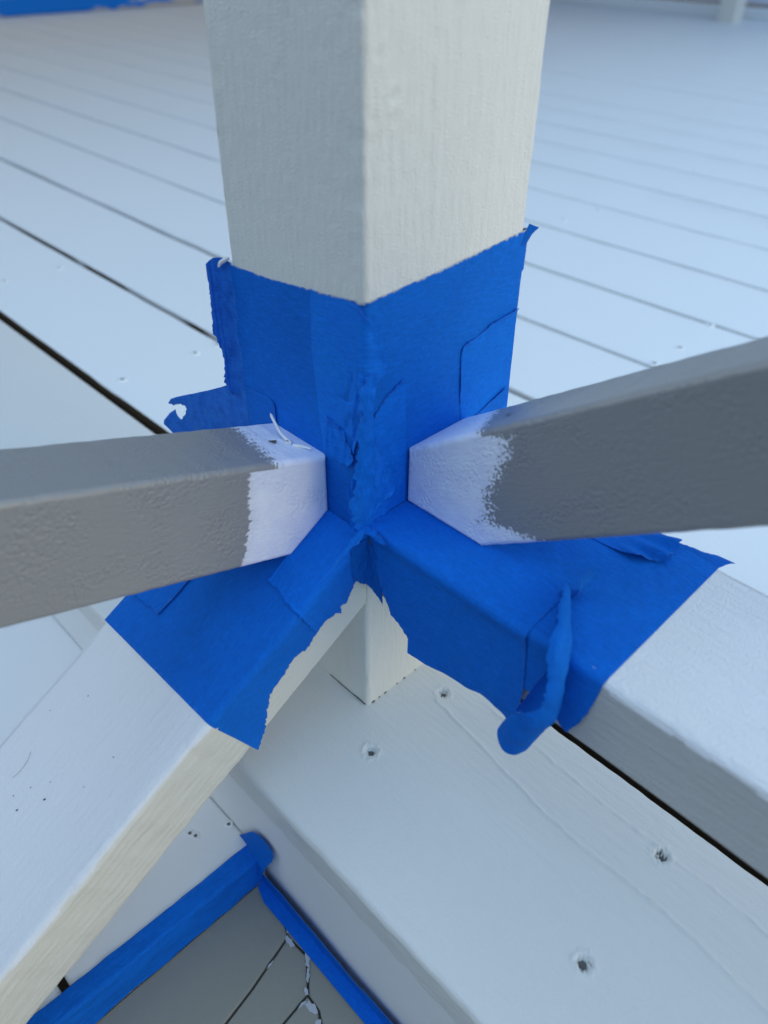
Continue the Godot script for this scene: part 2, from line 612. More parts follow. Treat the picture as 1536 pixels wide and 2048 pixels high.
func build_deck() -> void:
	var deck := tag(base("deck"), "white painted board deck", "", "", "structure")
	var pitch := 130.83
	var gaps := [7.6, 7.4, 7.4, 7.4, 7.0, 6.4, 6.0, 5.6]
	# the near board, with its screw holes and raised grain
	var r1 := [22.3, -29.5, 57.1, -24.9, 101.9, -18.0, 123.1, -16.9, 133.4, -17.5, 164.7, -17.9, 182.2, -16.5, 212.8, -12.1, 300.0, -8.0]
	var r2 := [39.1, -47.1, 76.2, -44.5, 109.6, -42.3, 133.4, -42.1, 158.3, -41.5, 175.0, -42.2, 199.8, -40.5, 300.0, -38.0]
	var holes := [Vector2(21.5, 17.6), Vector2(22.1, -35.6), Vector2(152.5, -39.1), Vector2(152.9, 23.7)]
	var looks := [[1.7, 3.0, 0.85, 1.0, 0.0], [1.5, 3.0, 0.6, 1.2, 0.2], [1.6, 2.6, 0.6, 1.9, 1.2], [2.3, 2.8, 0.75, 1.5, -0.5]]
	var dents := [Vector2(140.0, -52.0), Vector2(60.0, -51.0), Vector2(118.0, 40.0), Vector2(45.0, 52.0)]
	var shape := func(_per: float, t: float, p: Vector2, nn: Vector2) -> float:
		if nn.y < 0.9: return nf.get_noise_2d(t * 1.2, p.x * 3.0 + p.y) * 0.35
		var q := Vector2(t, p.x + EDGE)
		var d := 0.12 * nz.get_noise_2d(t * 0.8, p.x * 4.0)
		if t > 10.0 and t < 260.0:
			var a := near_run(q + Vector2(0, 0.6 * nf.get_noise_1d(t * 2.0)), r1)
			if a < 4.0: d += 1.0 * exp(-a * a * 2.4) * (0.75 + 0.5 * nf.get_noise_1d(t * 3.0))
			a = near_run(q + Vector2(0, 0.6 * nf.get_noise_1d(t * 2.0 + 90.0)), r2)
			if a < 4.0: d += 0.7 * exp(-a * a * 2.6) * (0.6 + 0.9 * nf.get_noise_1d(t * 2.5 + 40.0))
		for k in holes.size():
			var h: Vector2 = holes[k]
			var r := q.distance_to(h)
			if r < 11.0:
				var look: Array = looks[k]
				r += look[3] * nf.get_noise_2d(q.x * 20.0, q.y * 20.0) + look[4] * (q.x - h.x) / (r + 0.5)
				var wob := 0.6 + 0.8 * nf.get_noise_2d(q.x * 9.0 + 40.0, q.y * 9.0)
				d += look[2] * wob * exp(-pow((r - 4.3) / 0.9, 2.0)) - 0.3 * smoothstep(4.6, 2.8, r) - look[1] * smoothstep(look[0] + 0.7, look[0] - 0.5, r)
				d += 0.25 * nf.get_noise_2d(q.x * 30.0, q.y * 30.0) * smoothstep(7.0, 2.0, r)
		for h2 in dents:
			var r3: float = q.distance_to(h2)
			if r3 < 4.0: d -= 0.25 * exp(-r3 * r3 * 0.7)
		return d
	var s := Soup.new()
	bar(s, 132.6, 24.0, 3.6, 0.9, stations([-3295.0, -240.0, 150.0, 0.0, 6.0, 12.0, 2.0, 34.0, 0.8, 140.0, 2.0, 166.0, 0.8, 240.0, 2.0, 1500.0, 60.0]),
		Vector3(0, 0, EDGE * S), Vector3(0, 0, 1), Vector3.UP, Vector3(1, 0, 0), flat_start, shape, bare_below)
	var first := put("plank", s.commit(), M.deck_near_shaded, deck)
	for h in holes:
		var c := CylinderMesh.new()
		c.top_radius = 0.0016; c.bottom_radius = 0.0016; c.height = 0.002; c.radial_segments = 12
		var o := put("screw", c, M.screw, first)
		o.position = Vector3(h.x * S, -0.0032, h.y * S)
	# the other boards
	var marks := [[-414, -86.8], [-414.4, -163.1], [-415.1, -189.1], [-430, 16.8], [-424, -32.8], [-104.5, -514], [-109.8, -584.5], [-405.8, -1001], [-414, -755], [-409, -829], [-420, -1125], [-412, -1347], [-106, -392], [-104, -466], [-110, -90], [-712, -106], [-710, -170]]
	var rg := RandomNumberGenerator.new()
	rg.seed = 4
	var z := -62.06
	for k in 26:
		var gap: float = gaps[mini(k, 7)]
		var far: float = z - pitch
		var hi := rg.randf_range(-0.5, 0.5)
		s = Soup.new()
		var ph := k * 37.0
		var wob := func(_per: float, t: float, p: Vector2, nn: Vector2) -> float:
			return nz.get_noise_2d(t * 0.25 + ph, p.x * 1.5) * 0.5 * absf(nn.y) + nz.get_noise_2d(t * 0.5, p.x + ph) * 0.9 * absf(nn.x)
		var fill := k % 3
		var cov := func(p: Vector2, t: float) -> Color:
			var reach := -0.9 - 0.8 * k - (0.5 + 2.5 * k) * maxf(0.0, nz.get_noise_2d(t * 0.25 + ph, 3.0))
			if k > 5: reach = -20.0
			return Color.WHITE if p.y > minf(reach, -0.9) else Color(0.11, 0.078, 0.048)
		bar(s, pitch - gap, 28.0, 1.9, 18.0 if k < 6 else 45.0, stations([-3295.0, -800.0, 80.0, -100.0, 20.0, 700.0, 60.0, 1500.0, 400.0]),
			Vector3(0, hi * S, (z - gap) * S), Vector3(0, 0, 1), Vector3.UP, Vector3(1, 0, 0), flat_start, wob, cov, Vector2(k * 0.37, k * 0.61))
		var pl := put("plank", s.commit(), M.deck, deck)
		for m in marks:
			if m[1] < z - gap and m[1] > far:
				var o2 := put("screw_hole", crater(), M.deck, pl)
				o2.position = Vector3(m[0] * S, (hi + 0.3) * S, m[1] * S)
				o2.rotation.y = m[0]
		z = far
	# joists seen down the gaps
	for k in 9:
		var jb := BoxMesh.new()
		jb.size = Vector3(0.04, 0.12, 3.4)
		var j := put("joist", jb, M.bare, deck)
		j.position = Vector3(-3.2 + k * 0.508, -0.0955, -1.70)

func crater() -> ArrayMesh:
	var s := Soup.new()
	var prof := [[0.0, 0.05, 0], [1.9, 0.06, 0], [2.2, 0.4, 1], [3.0, 0.75, 1], [4.6, 0.15, 1], [5.4, -0.6, 1]]
	var seg := 16
	for e in prof:
		for k in seg + 1:
			var a := TAU * k / seg
			var r: float = e[0] * (1.0 + 0.12 * sin(a * 3.0 + 1.0))
			s.add(Vector3(cos(a) * r, e[1], sin(a) * r) * S, Vector3.UP, Vector2(cos(a), sin(a)) * r * 0.01, Color.WHITE if e[2] else Color(0.16, 0.15, 0.13))
	for q in prof.size() - 1:
		for k in seg:
			var i0 := q * (seg + 1) + k
			s.quad(i0, i0 + 1, i0 + seg + 2, i0 + seg + 1)
	s.smooth(0, s.v.size(), 0)
	return s.commit()

func build_steps() -> void:
	var st := tag(base("steps"), "white painted wooden steps going down beside the deck", "", "", "structure")
	# riser under the deck's edge, on both sides of the stair rail
	var s := Soup.new()
	bar(s, 22.0, 400.0, 2.0, 15.0, stations([-2200.0, -200.0, 300.0, 400.0, 15.0, 1500.0, 200.0]), Vector3(0, -24.4 * S, 69.2 * S), Vector3(0, 0, 1), Vector3.UP, Vector3(1, 0, 0), flat_start,
		func(_per: float, t: float, p: Vector2, _n: Vector2) -> float: return 0.5 * nz.get_noise_2d(t * 0.6, p.y * 1.3), white)
	put("riser", s.commit(), M.tread, st)
	# tread boards end at x = -12 where the grey floor begins
	var z := 69.0
	var drop := TREAD
	for k in 10:
		var wide := 107.5 if k % 2 == 0 else 96.0
		s = Soup.new()
		var ph := 20.0 * k
		bar(s, wide, 30.0, 3.0, 12.0, stations([-2200.0, -300.0, 200.0, -12.0, 8.0]), Vector3(0, drop * S, (z + wide) * S), Vector3(0, 0, 1), Vector3.UP, Vector3(1, 0, 0), flat_start,
			func(_per: float, t: float, p: Vector2, nn: Vector2) -> float: return nn.y * 0.35 * nz.get_noise_2d(t * 0.5 + ph, p.x * 1.4), white, Vector2(0.3 * k, 0.4 * k))
		var tr := put("tread_board", s.commit(), M.tread, st)
		if k == 0:
			for h in [[-50.0, 90.5], [-46.5, 89.0], [-39.4, 71.5]]:
				var o := put("screw_hole", crater(), M.tread, tr)
				o.position = Vector3(h[0] * S, (drop + 0.2) * S, (h[1] + 0.5) * S)
				o.scale = Vector3(0.5, 0.6, 0.5)
		z += wide + 4.2
		if k % 2 == 1:
			var rb := BoxMesh.new()
			rb.size = Vector3(2.186, 0.14, 0.02)
			var rr := put("riser", rb, M.tread, st)
			rr.position = Vector3(-1.107, (drop - 30.4 - 70.0) * S, (z - 16.0) * S)
			drop -= 170.0
	# the lower grey floor
	var fl := tag(base("grey_floor"), "lower floor of worn grey painted boards", "", "", "structure")
	var outs := [
		[[-11.0, 70.0], [3.0, 70.0], [10.0, 74.8], [22.2, 80.8], [29.7, 110.0], [33.8, 132.0], [45.9, 420.0], [-11.0, 420.0]],
		[[23.3, 81.0], [37.0, 79.6], [51.5, 91.0], [53.4, 110.0], [66.0, 420.0], [46.8, 420.0], [34.8, 131.5], [30.6, 109.5]],
		[[52.7, 91.6], [61.0, 91.8], [68.0, 96.0], [79.0, 112.0], [98.0, 420.0], [67.0, 420.0], [54.4, 109.5]],
		[[6.0, 69.4], [600.0, 69.4], [600.0, 112.0], [81.5, 112.0], [69.3, 95.2], [61.6, 91.1], [52.6, 90.5], [37.6, 78.4], [22.6, 80.0], [10.4, 74.0]],
		[[81.4, 114.0], [200.0, 114.0], [200.0, 420.0], [99.8, 420.0]], [[202.0, 114.0], [310.0, 114.0], [310.0, 420.0], [202.0, 420.0]],
		[[312.0, 114.0], [600.0, 114.0], [600.0, 420.0], [312.0, 420.0]]]
	for k in outs.size():
		var pts := PackedVector2Array()
		for p in outs[k]: pts.append(Vector2(p[0], -p[1]))
		var hk := 0.0 if k % 2 == 0 else -0.7
		s = Soup.new()
		plate(s, pts, 20.0, 0.8, Vector3(0, (LANDING + hk) * S, 0), Vector3(1, 0, 0), Vector3(0, 0, -1), Vector3.UP, func(p: Vector2, _f: int, d: float) -> Vector2: return Vector2(p.y, p.x + d) * 0.01)
		put("floor_board", s.commit(), M.landing, fl)
	var under := BoxMesh.new()
	under.size = Vector3(0.62, 0.02, 0.36)
	var ub := put("subfloor", under, M.dark, fl)
	ub.position = Vector3(0.300, (LANDING - 12.2) * S, 0.252)
	# filler smeared into the joints
	for f in [[25.5, 81.6, 4.6, 2.6, 0.2], [20.0, 78.4, 2.6, 1.6, 0.9], [38.4, 79.8, 6.5, 2.2, 0.75], [45.0, 85.0, 5.0, 1.3, 0.85], [50.5, 90.6, 2.4, 1.8, 0.5], [58.0, 93.4, 5.6, 3.0, 0.15], [66.0, 96.0, 4.4, 2.0, 0.9], [53.8, 96.0, 4.6, 0.8, 1.5], [27.6, 96.0, 4.0, 0.6, 1.45]]:
		var lst := []
		for a in 11:
			var r: float = 0.65 + 0.35 * sin(a * 2.3 + f[0]) * sin(a * 1.1)
			var q := Vector2(cos(TAU * a / 11.0) * f[2], sin(TAU * a / 11.0) * f[3]).rotated(f[4]) * r
			lst.append_array([f[0] + q.x, f[1] + q.y, 1])
		var ms := sheet(outline(lst, 0.16, 0.5), func(u: float, v: float) -> Vector3: return Vector3(u, LANDING + 0.35, v) * S, func(u: float, v: float) -> float: return 0.25 * nf.get_noise_2d(u * 20.0, v * 20.0), func(_p: Vector2) -> float: return 1.0, func(_u: float, _v: float) -> Color: return Color.WHITE, 0.5, 0.0, true)
		put("filler_smear", ms, M.caulk, fl)

func build_walls() -> void:
	# the house wall that the far left of the deck runs up to
	var hw := base("house_wall", Vector3(-3.31, 0, -1.0))
	tag(hw, "pale house wall at the far left end of the deck", "wall")
	for k in 10:
		var b := BoxMesh.new()
		b.size = Vector3(0.02, 0.196, 5.2)
		var o := put("siding_board", b, M.siding, hw)
		o.position = Vector3(-0.012, 0.10 + 0.2 * k, -0.35)
		o.rotation.z = 0.03
	var bk := BoxMesh.new()
	bk.size = Vector3(0.1, 2.7, 5.2)
	put("wall_core", bk, M.siding, hw).position = Vector3(-0.09, 0.6, -0.35)
	var roof := base("porch_roof", Vector3(-3.31, 2.0, -1.35))
	tag(roof, "porch roof standing out from the house wall over the deck's far left", "roof")
	var rf := BoxMesh.new()
	rf.size = Vector3(2.3, 0.1, 5.2)
	put("eave", rf, M.siding, roof).position = Vector3(1.02, 0.05, 0)
	# masking tape along its foot, smeared with paint
	var smear := func(u: float, v: float) -> Color:
		var n := nz.get_noise_2d(u * 0.35, v * 2.2) * 0.95 + 0.9 * clampf((-1560.0 - u) / 500.0, -0.35, 1.2) + 0.25 * nf.get_noise_2d(u * 1.5, v * 2.0) + (0.8 * smoothstep(9.0, 3.0, v + 5.0 * nf.get_noise_1d(u * 0.4)))
		return (BLUE * 1.1).lerp(Color(0.50, 0.52, 0.53), smoothstep(0.52, 0.72, n))
	var lst := [-3300.0, 2.0, 0, 600.0, 2.0, 0, 600.0, 62.0, 0, -3300.0, 62.0, 0]
	var mesh := sheet(outline(lst), func(u: float, v: float) -> Vector3: return Vector3(-3303.0 + 1.2 * sin(u * 0.01), v, u) * S, func(_u: float, _v: float) -> float: return 0.3,
		func(p: Vector2) -> float: return 7.0 if p.x > -2300.0 and p.x < -900.0 else 120.0, smear)
	tag(put("masking_tape", mesh, M.tape), "long blue tape along the foot of the far left wall, smeared with white paint", "masking tape")
	# the wall behind the far right of the deck, with its skirting and a post
	var fw := base("far_wall", Vector3(-1.0, 0, -3.47))
	tag(fw, "lilac grey wall closing the far right end of the deck", "wall")
	for k in 8:
		var b2 := BoxMesh.new()
		b2.size = Vector3(0.595, 1.0, 0.03)
		put("wall_panel", b2, M.lilac, fw).position = Vector3(-2.04 + 0.6 * k, 0.55, -0.016)
	var sk := BoxMesh.new()
	sk.size = Vector3(4.8, 0.035, 0.04)
	put("skirting", sk, M.deck, fw).position = Vector3(0.05, 0.0185, 0.008)
	var fp := base("far_post", Vector3(-1.40, 0, -3.29))
	tag(fp, "small pale post at the far right of the deck with blue tape round it", "post")
	var s := Soup.new()
	bar(s, 70.0, 70.0, 3.0, 40.0, stations([0.0, 1000.0, 100.0]), Vector3(-0.0, 0.0, 0.05), Vector3(1, 0, 0), Vector3(0, 0, 1), Vector3.UP, flat_start, no_disp, white)
	put("shaft", s.commit(), M.post, fp)
	s = Soup.new()
	bar(s, 72.0, 72.0, 3.0, 40.0, stations([84.0, 160.0, 30.0]), Vector3(0.001, 0, 0.051), Vector3(1, 0, 0), Vector3(0, 0, 1), Vector3.UP, flat_start,
		func(_per: float, t: float, _p: Vector2, _n: Vector2) -> float: return 0.6 + nz.get_noise_2d(t * 3.0, _per) * 2.0, func(_p: Vector2, _t: float) -> Color: return BLUE)
	var ft := put("masking_tape", s.commit(), M.tape)
	ft.position = Vector3(-1.40, 0, -3.29)
	tag(ft, "band of blue tape wrapped round the small far right post", "masking tape")

# ---------------------------------------------------------------- the corner post
func build_post() -> void:
	var post := base("corner_post")
	tag(post, "thick square cream painted corner post standing on the deck's edge", "post")
	var s := Soup.new()
	var dents := [Vector3(7.0, 299.5, 0.7), Vector3(12.5, 287.9, 0.9), Vector3(13.8, 281.3, 0.9), Vector3(3.9, 281.9, 0.6), Vector3(50.9, 273.4, 0.5), Vector3(-39.5, 261.3, 0.6), Vector3(-41.5, 292.0, 0.4), Vector3(10.0, 270.0, 0.4)]
	var shape := func(per: float, t: float, p: Vector2, nn: Vector2) -> float:
		var u := per - POST_W           # 0 at the near corner
		var d := 0.35 * nz.get_noise_2d(u * 1.1, t * 0.35) + 0.10 * nf.get_noise_2d(u * 3.0, t * 3.0)
		if absf(u) < 6.0: d += 0.4 * minf(0.0, nf.get_noise_2d(t * 2.6, 5.0) + 0.05) - 0.12 * nf.get_noise_1d(t * 5.0)
		if absf(u + POST_W) < 5.0 or absf(u - POST_D) < 5.0: d += 0.25 * nz.get_noise_1d(t * 2.0 + u) + 0.15 * nf.get_noise_1d(t * 2.0)
		# runs of paint down the faces
		d += 0.16 * pow(maxf(0.0, nz.get_noise_2d(u * 7.0, t * 0.10)), 2.0) * 4.0
		for k in dents:
			var r := Vector2(u, t).distance_to(Vector2(k.x, k.y))
			if r < 8.0:
				var rr: float = r + 1.2 * nf.get_noise_2d(u * 14.0, t * 14.0)
				d += k.z * (0.45 * exp(-pow((rr - 3.0) / 1.1, 2.0)) - 0.7 * exp(-rr * rr * 0.55))
		return d * smoothstep(212.0, 236.0, t)
	bar(s, POST_W, POST_D, 2.2, 1.7, stations([0.0, 60.0, 3.0, 215.0, 12.0, 345.0, 1.7, 420.0, 6.0, 1050.0, 60.0]), Vector3.ZERO, Vector3(1, 0, 0), Vector3(0, 0, 1), Vector3.UP, flat_start, shape, white)
	for k in s.uv.size(): s.uv[k] = s.uv[k]
	put("shaft", s.commit(), M.post, post)
	# the open joint at its foot
	var c := Soup.new()
	var lst := [-30.0, 0.15, 1, -12.0, 0.2, 1, -1.4, 0.25, 0, -1.2, 0.8, 1, -7.0, 1.1, 1, -12.0, 0.45, 1, -22.0, 0.5, 1, -30.0, 0.3, 1]
	var mesh := sheet(outline(lst, 0.08, 0.8), on_post, func(_u: float, _v: float) -> float: return 0.35, func(_p: Vector2) -> float: return 1.5, func(_u: float, _v: float) -> Color: return Color.WHITE, 0.3)
	put("open_joint", mesh, M.dark, post)
	for e in [[4.2, 0.9], [8.6, 0.5], [13.0, 0.7], [22.0, 0.4], [27.5, 0.7], [36.0, 0.45]]:
		var l2 := []
		for a in 7: l2.append_array([e[0] + cos(TAU * a / 7.0) * e[1] * 1.3, 0.6 + sin(TAU * a / 7.0) * e[1] * 0.5, 0])
		var m2 := sheet(outline(l2), on_post, func(_u: float, _v: float) -> float: return 0.45, fine, func(_u: float, _v: float) -> Color: return Color.WHITE, 0.3)
		put("pinhole", m2, M.hole, post)
	# a bead of dried paint where the tape ends at the left edge
	put("paint_drip", tube([Vector3(-82.0, 219.0, 0.8), Vector3(-84.0, 218.0, 1.6), Vector3(-86.6, 216.0, 2.6), Vector3(-87.6, 214.0, 3.0)], [0.7, 1.0, 0.9, 0.5]), M.drip, post)

func tube(pts: Array, rad: Array, seg := 9) -> ArrayMesh:
	var s := Soup.new()
	var cv := Curve3D.new()
	for k in pts.size():
		var p: Vector3 = pts[k]
		var tan := ((pts[mini(k + 1, pts.size() - 1)] as Vector3) - (pts[maxi(k - 1, 0)] as Vector3)) / 6.0
		cv.add_point(p, -tan, tan)
	var total := cv.get_baked_length()
	var rows := 14
	for a in rows + 1:
		var f := float(a) / rows
		var p := cv.sample_baked(total * f, true)
		var d := (cv.sample_baked(minf(total, total * f + 0.2), true) - cv.sample_baked(maxf(0.0, total * f - 0.2), true)).normalized()
		var x := d.cross(Vector3(0.3, 0.9, 0.31)).normalized()
		var y := d.cross(x)
		var q := f * (rad.size() - 1)
		var r := lerpf(rad[int(q)], rad[mini(int(q) + 1, rad.size() - 1)], q - int(q))
		if a == 0 or a == rows: r *= 0.15
		for k in seg + 1:
			var an := TAU * k / seg
			var nn := x * cos(an) + y * sin(an)
			s.add((p + nn * r) * S, nn, Vector2(an, f))
	for a in rows:
		for k in seg:
			var i0 := a * (seg + 1) + k
			s.quad(i0, i0 + 1, i0 + seg + 2, i0 + seg + 1)
	return s.commit()

# ---------------------------------------------------------------- bottom rails
func build_rails() -> void:
	var lv := base("bottom_rail")
	tag(lv, "level white bottom rail running right from the corner post", "rail")
	var crack := [90.0, -3.2, 120.6, -2.4, 125.9, -2.6, 131.3, -2.7, 139.3, -2.6, 146.0, -2.7, 159.0, -1.3, 177.5, -2.1, 260.0, -2.0]
	var s := Soup.new()
	var shape := func(per: float, t: float, p: Vector2, nn: Vector2) -> float:
		var d := 0.25 * nz.get_noise_2d(per * 2.0, t * 0.5) * smoothstep(112.0, 126.0, t)
		if nn.y > 0.3 and p.x > -9.0:
			var a := near_run(Vector2(t, p.x + 0.7 * nf.get_noise_1d(t * 3.0)), crack)
			if a < 3.0: d -= 0.8 * exp(-a * a * 9.0) * (0.55 + 0.8 * nf.get_noise_1d(t * 2.0)) - 0.22 * exp(-pow(a - 0.9, 2.0) * 4.0)
		if nn.y > 0.3:
			var q := absf(p.x + 33.0 - 0.22 * (t - 120.0) + nf.get_noise_1d(t * 2.0))
			d += 0.18 * exp(-q * q * 1.2) * maxf(0.0, 0.4 + nz.get_noise_1d(t * 3.0))
		if absf(p.x) < 4.0 and p.y > -4.0: d += 0.35 * nf.get_noise_1d(t * 1.3) * smoothstep(112.0, 126.0, t)
		return d
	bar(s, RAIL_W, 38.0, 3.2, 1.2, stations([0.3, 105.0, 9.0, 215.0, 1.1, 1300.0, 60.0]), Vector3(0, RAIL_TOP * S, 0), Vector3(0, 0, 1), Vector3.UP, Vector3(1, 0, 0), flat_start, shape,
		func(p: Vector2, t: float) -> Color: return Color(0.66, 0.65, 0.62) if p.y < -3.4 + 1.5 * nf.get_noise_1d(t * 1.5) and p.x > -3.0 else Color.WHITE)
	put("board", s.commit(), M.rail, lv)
	var sl := base("stair_rail")
	tag(sl, "white bottom rail sloping down to the left with a cream front edge", "rail")
	s = Soup.new()
	var cut := func(_x: float, y: float) -> float: return (0.3 - y * slope_n.z) / slope_dir.z
	var shape2 := func(per: float, t: float, p: Vector2, nn: Vector2) -> float:
		var d := 0.22 * nz.get_noise_2d(per * 2.0, t * 0.5)
		if nn.x > 0.5: d += 0.42 * nz.get_noise_2d(p.y * 11.0, t * 0.7) + 0.25 * nf.get_noise_2d(p.y * 8.0, t * 0.9)      # long grain on the edge
		if absf(p.x) < 4.0: d += 0.35 * nf.get_noise_1d(t * 1.1 + 60.0)
		return d * (smoothstep(98.0, 110.0, t) if p.x < -1.0 and nn.y > 0.3 or t < 60.0 else smoothstep(60.0, 112.0, t))
	bar(s, RAIL_W, 37.7, 3.2, 1.3, stations([-40.0, 40.0, 4.0, 100.0, 8.0, 235.0, 1.3, 560.0, 40.0]), Vector3(0, STAIR_TOP * S, 0), Vector3(1, 0, 0), slope_n, slope_dir, cut, shape2, func(p: Vector2, _t: float) -> Color: return Color(0.92, 0.885, 0.77) if p.y < -2.0 and p.x > -3.0 else Color.WHITE)
	put("board", s.commit(), M.edge_rail, sl)

# ---------------------------------------------------------------- braces
func build_braces() -> void:
	var n := FastNoiseLite.new()
	n.seed = 77; n.frequency = 0.03
	for side in 2:
		var right := side == 0
		var grade := 0.69 if right else 0.325
		var top0 := 152.2 if right else 148.2
		var an := atan(grade)
		var dir := Vector2(cos(an), sin(an))
		var up := Vector2(-sin(an), cos(an))
		var tall := 48.0 if right else 48.4
		# outline in (along, height)
		var far := 760.0
		var tops := []
		var top_at := func(x: float) -> Vector2: return Vector2(x, top0 + grade * x)
		var sill := func(x: float) -> float: return (RAIL_TOP + 0.4) if right else (STAIR_TOP + 0.5 - SLOPE * x)
		var low_start := 0.0            # where the lower edge meets the rail
		for q in 4000:
			var x := q * 0.02
			if top0 + grade * x - tall / cos(an) > sill.call(x):
				low_start = x
				break
		for part in 2:
			var x0 := 0.5 if part == 0 else 300.0
			var x1 := 300.0 if part == 0 else far
			var pts := PackedVector2Array()
			var step := 3.0 if part == 0 else 60.0
			var cnt := int((x1 - x0) / step)
			for k in cnt + 1:
				var x := lerpf(x0, x1, float(k) / cnt)
				var b := 0.0 if part == 1 or k == cnt or k == 0 else 0.35 * n.get_noise_2d(x * 4.0, side * 50.0)
				pts.append((top_at.call(x) as Vector2) + up * b)
			if part == 0:
				for k in range(cnt, -1, -1):
					var x := lerpf(low_start, x1, float(k) / cnt)
					pts.append(Vector2(x, top0 + grade * x - tall / cos(an)) + up * (0.0 if k == cnt else 0.3 * n.get_noise_2d(x * 4.0, 20.0 + side * 50.0)))
				pts.append(Vector2(0.5, sill.call(0.5)))
			else:
				pts.append(Vector2(far, top0 + grade * far - tall / cos(an)))
				pts.append(Vector2(300.0, top0 + grade * 300.0 - tall / cos(an)))
			var uvf := func(p: Vector2, f: int, d: float) -> Vector2:
				var r := p - Vector2(0, top0)
				var u := r.dot(dir)
				var v := -r.dot(up)
				u += 20.0
				if f == 2 and v < 3.0: return Vector2(u / 330.0, (40.0 - d) / 100.0)
				return Vector2(u / 330.0, (40.0 + clampf(v, 0.0, 58.0)) / 100.0)
			var s := Soup.new()
			var ex := Vector3(1, 0, 0) if right else Vector3(0, 0, 1)
			var ez := Vector3(0, 0, 1) if right else Vector3(1, 0, 0)
			plate(s, pts, 39.0, 2.6, ez * -23.5 * S, ex, Vector3.UP, ez, uvf)
			if part == 1:
				for k in s.uv.size(): s.uv[k] = s.uv[k] * Vector2(3.3, 1.0)
			braces[side].append(s)
	var skin_r := brace_skin(21, 4.0, func(um: float, vm: float) -> float:
		if vm < 40.0: return 46.0 - (40.0 - vm) * 0.62 - um
		var at := [51.0, 58.5, 56.5, 49.0, 44.0, 37.0, 34.5, 31.0, 43.0, 56.0, 70.0]
		var q := clampf((vm - 40.0) / 5.2, 0.0, 9.99)
		return lerpf(at[int(q)], at[int(q) + 1], q - int(q)) - um)
	var skin_l := brace_skin(31, 0.5, func(um: float, vm: float) -> float:
		if vm < 40.0: return 29.0 - (40.0 - vm) * 0.16 - um
		if vm < 43.0: return 31.0 + (vm - 40.0) * 4.0 - um
		return 41.0 - 4.0 * smoothstep(50.0, 66.0, vm) - um)
	var names := ["grey diagonal brace rising to the right, patched with white primer at its foot", "grey diagonal brace running to the left from the corner, primed white at its foot"]
	for side in 2:
		var mesh: ArrayMesh = braces[side][0].commit(null, skin_r if side == 0 else skin_l)
		braces[side][1].commit(mesh, M.grey)
		var b := base("brace")
		tag(b, names[side], "brace", "grey braces meeting at the corner post")
		put("bar", mesh, M.grey, b)
		if side == 0:
			put("nail_hole", crater_dark(2.2, 0.9), M.hole, b).transform = Transform3D(Basis(Vector3(0, 0, 1), atan(0.69)), Vector3(0.0385, 0.1793, -0.0405))
		else:
			var bs := Basis(Vector3(1, 0, 0), -atan(0.325))
			put("nail_hole", crater_dark(1.3, 2.0), M.hole, b).transform = Transform3D(bs, Vector3(-0.0420, 0.1535, 0.0152))
			put("nail_hole", crater_dark(0.7, 0.7), M.hole, b).transform = Transform3D(bs, Vector3(-0.0395, 0.1525, 0.0095))
			put("paint_drip", tube([Vector3(-38.0, 151.3, 8.6), Vector3(-41.5, 152.4, 8.8), Vector3(-45.5, 154.2, 8.8), Vector3(-51.0, 158.6, 8.2), Vector3(-52.5, 160.2, 8.0)], [1.2, 0.7, 0.6, 0.7, 0.6]), M.drip, b)
			put("paint_drip", tube([Vector3(-37.0, 151.2, 9.0), Vector3(-33.0, 151.0, 6.0), Vector3(-30.0, 150.6, 4.4)], [1.0, 0.7, 0.5]), M.drip, b)
var braces := [[], []]

func crater_dark(rx: float, rz: float) -> ArrayMesh:
	var s := Soup.new()
	var mid := s.add(Vector3(0, 0.25, 0) * S, Vector3.UP, Vector2.ZERO)
	for k in 13:
		var a := TAU * k / 12.0
		var w := 1.0 + 0.25 * sin(a * 3.0 + rx)
		s.add(Vector3(cos(a) * rx * w, 0.12, sin(a) * rz * w) * S, Vector3.UP, Vector2.ZERO)
	for k in 12: s.tri(mid, 1 + k, 2 + k)
	return s.commit()

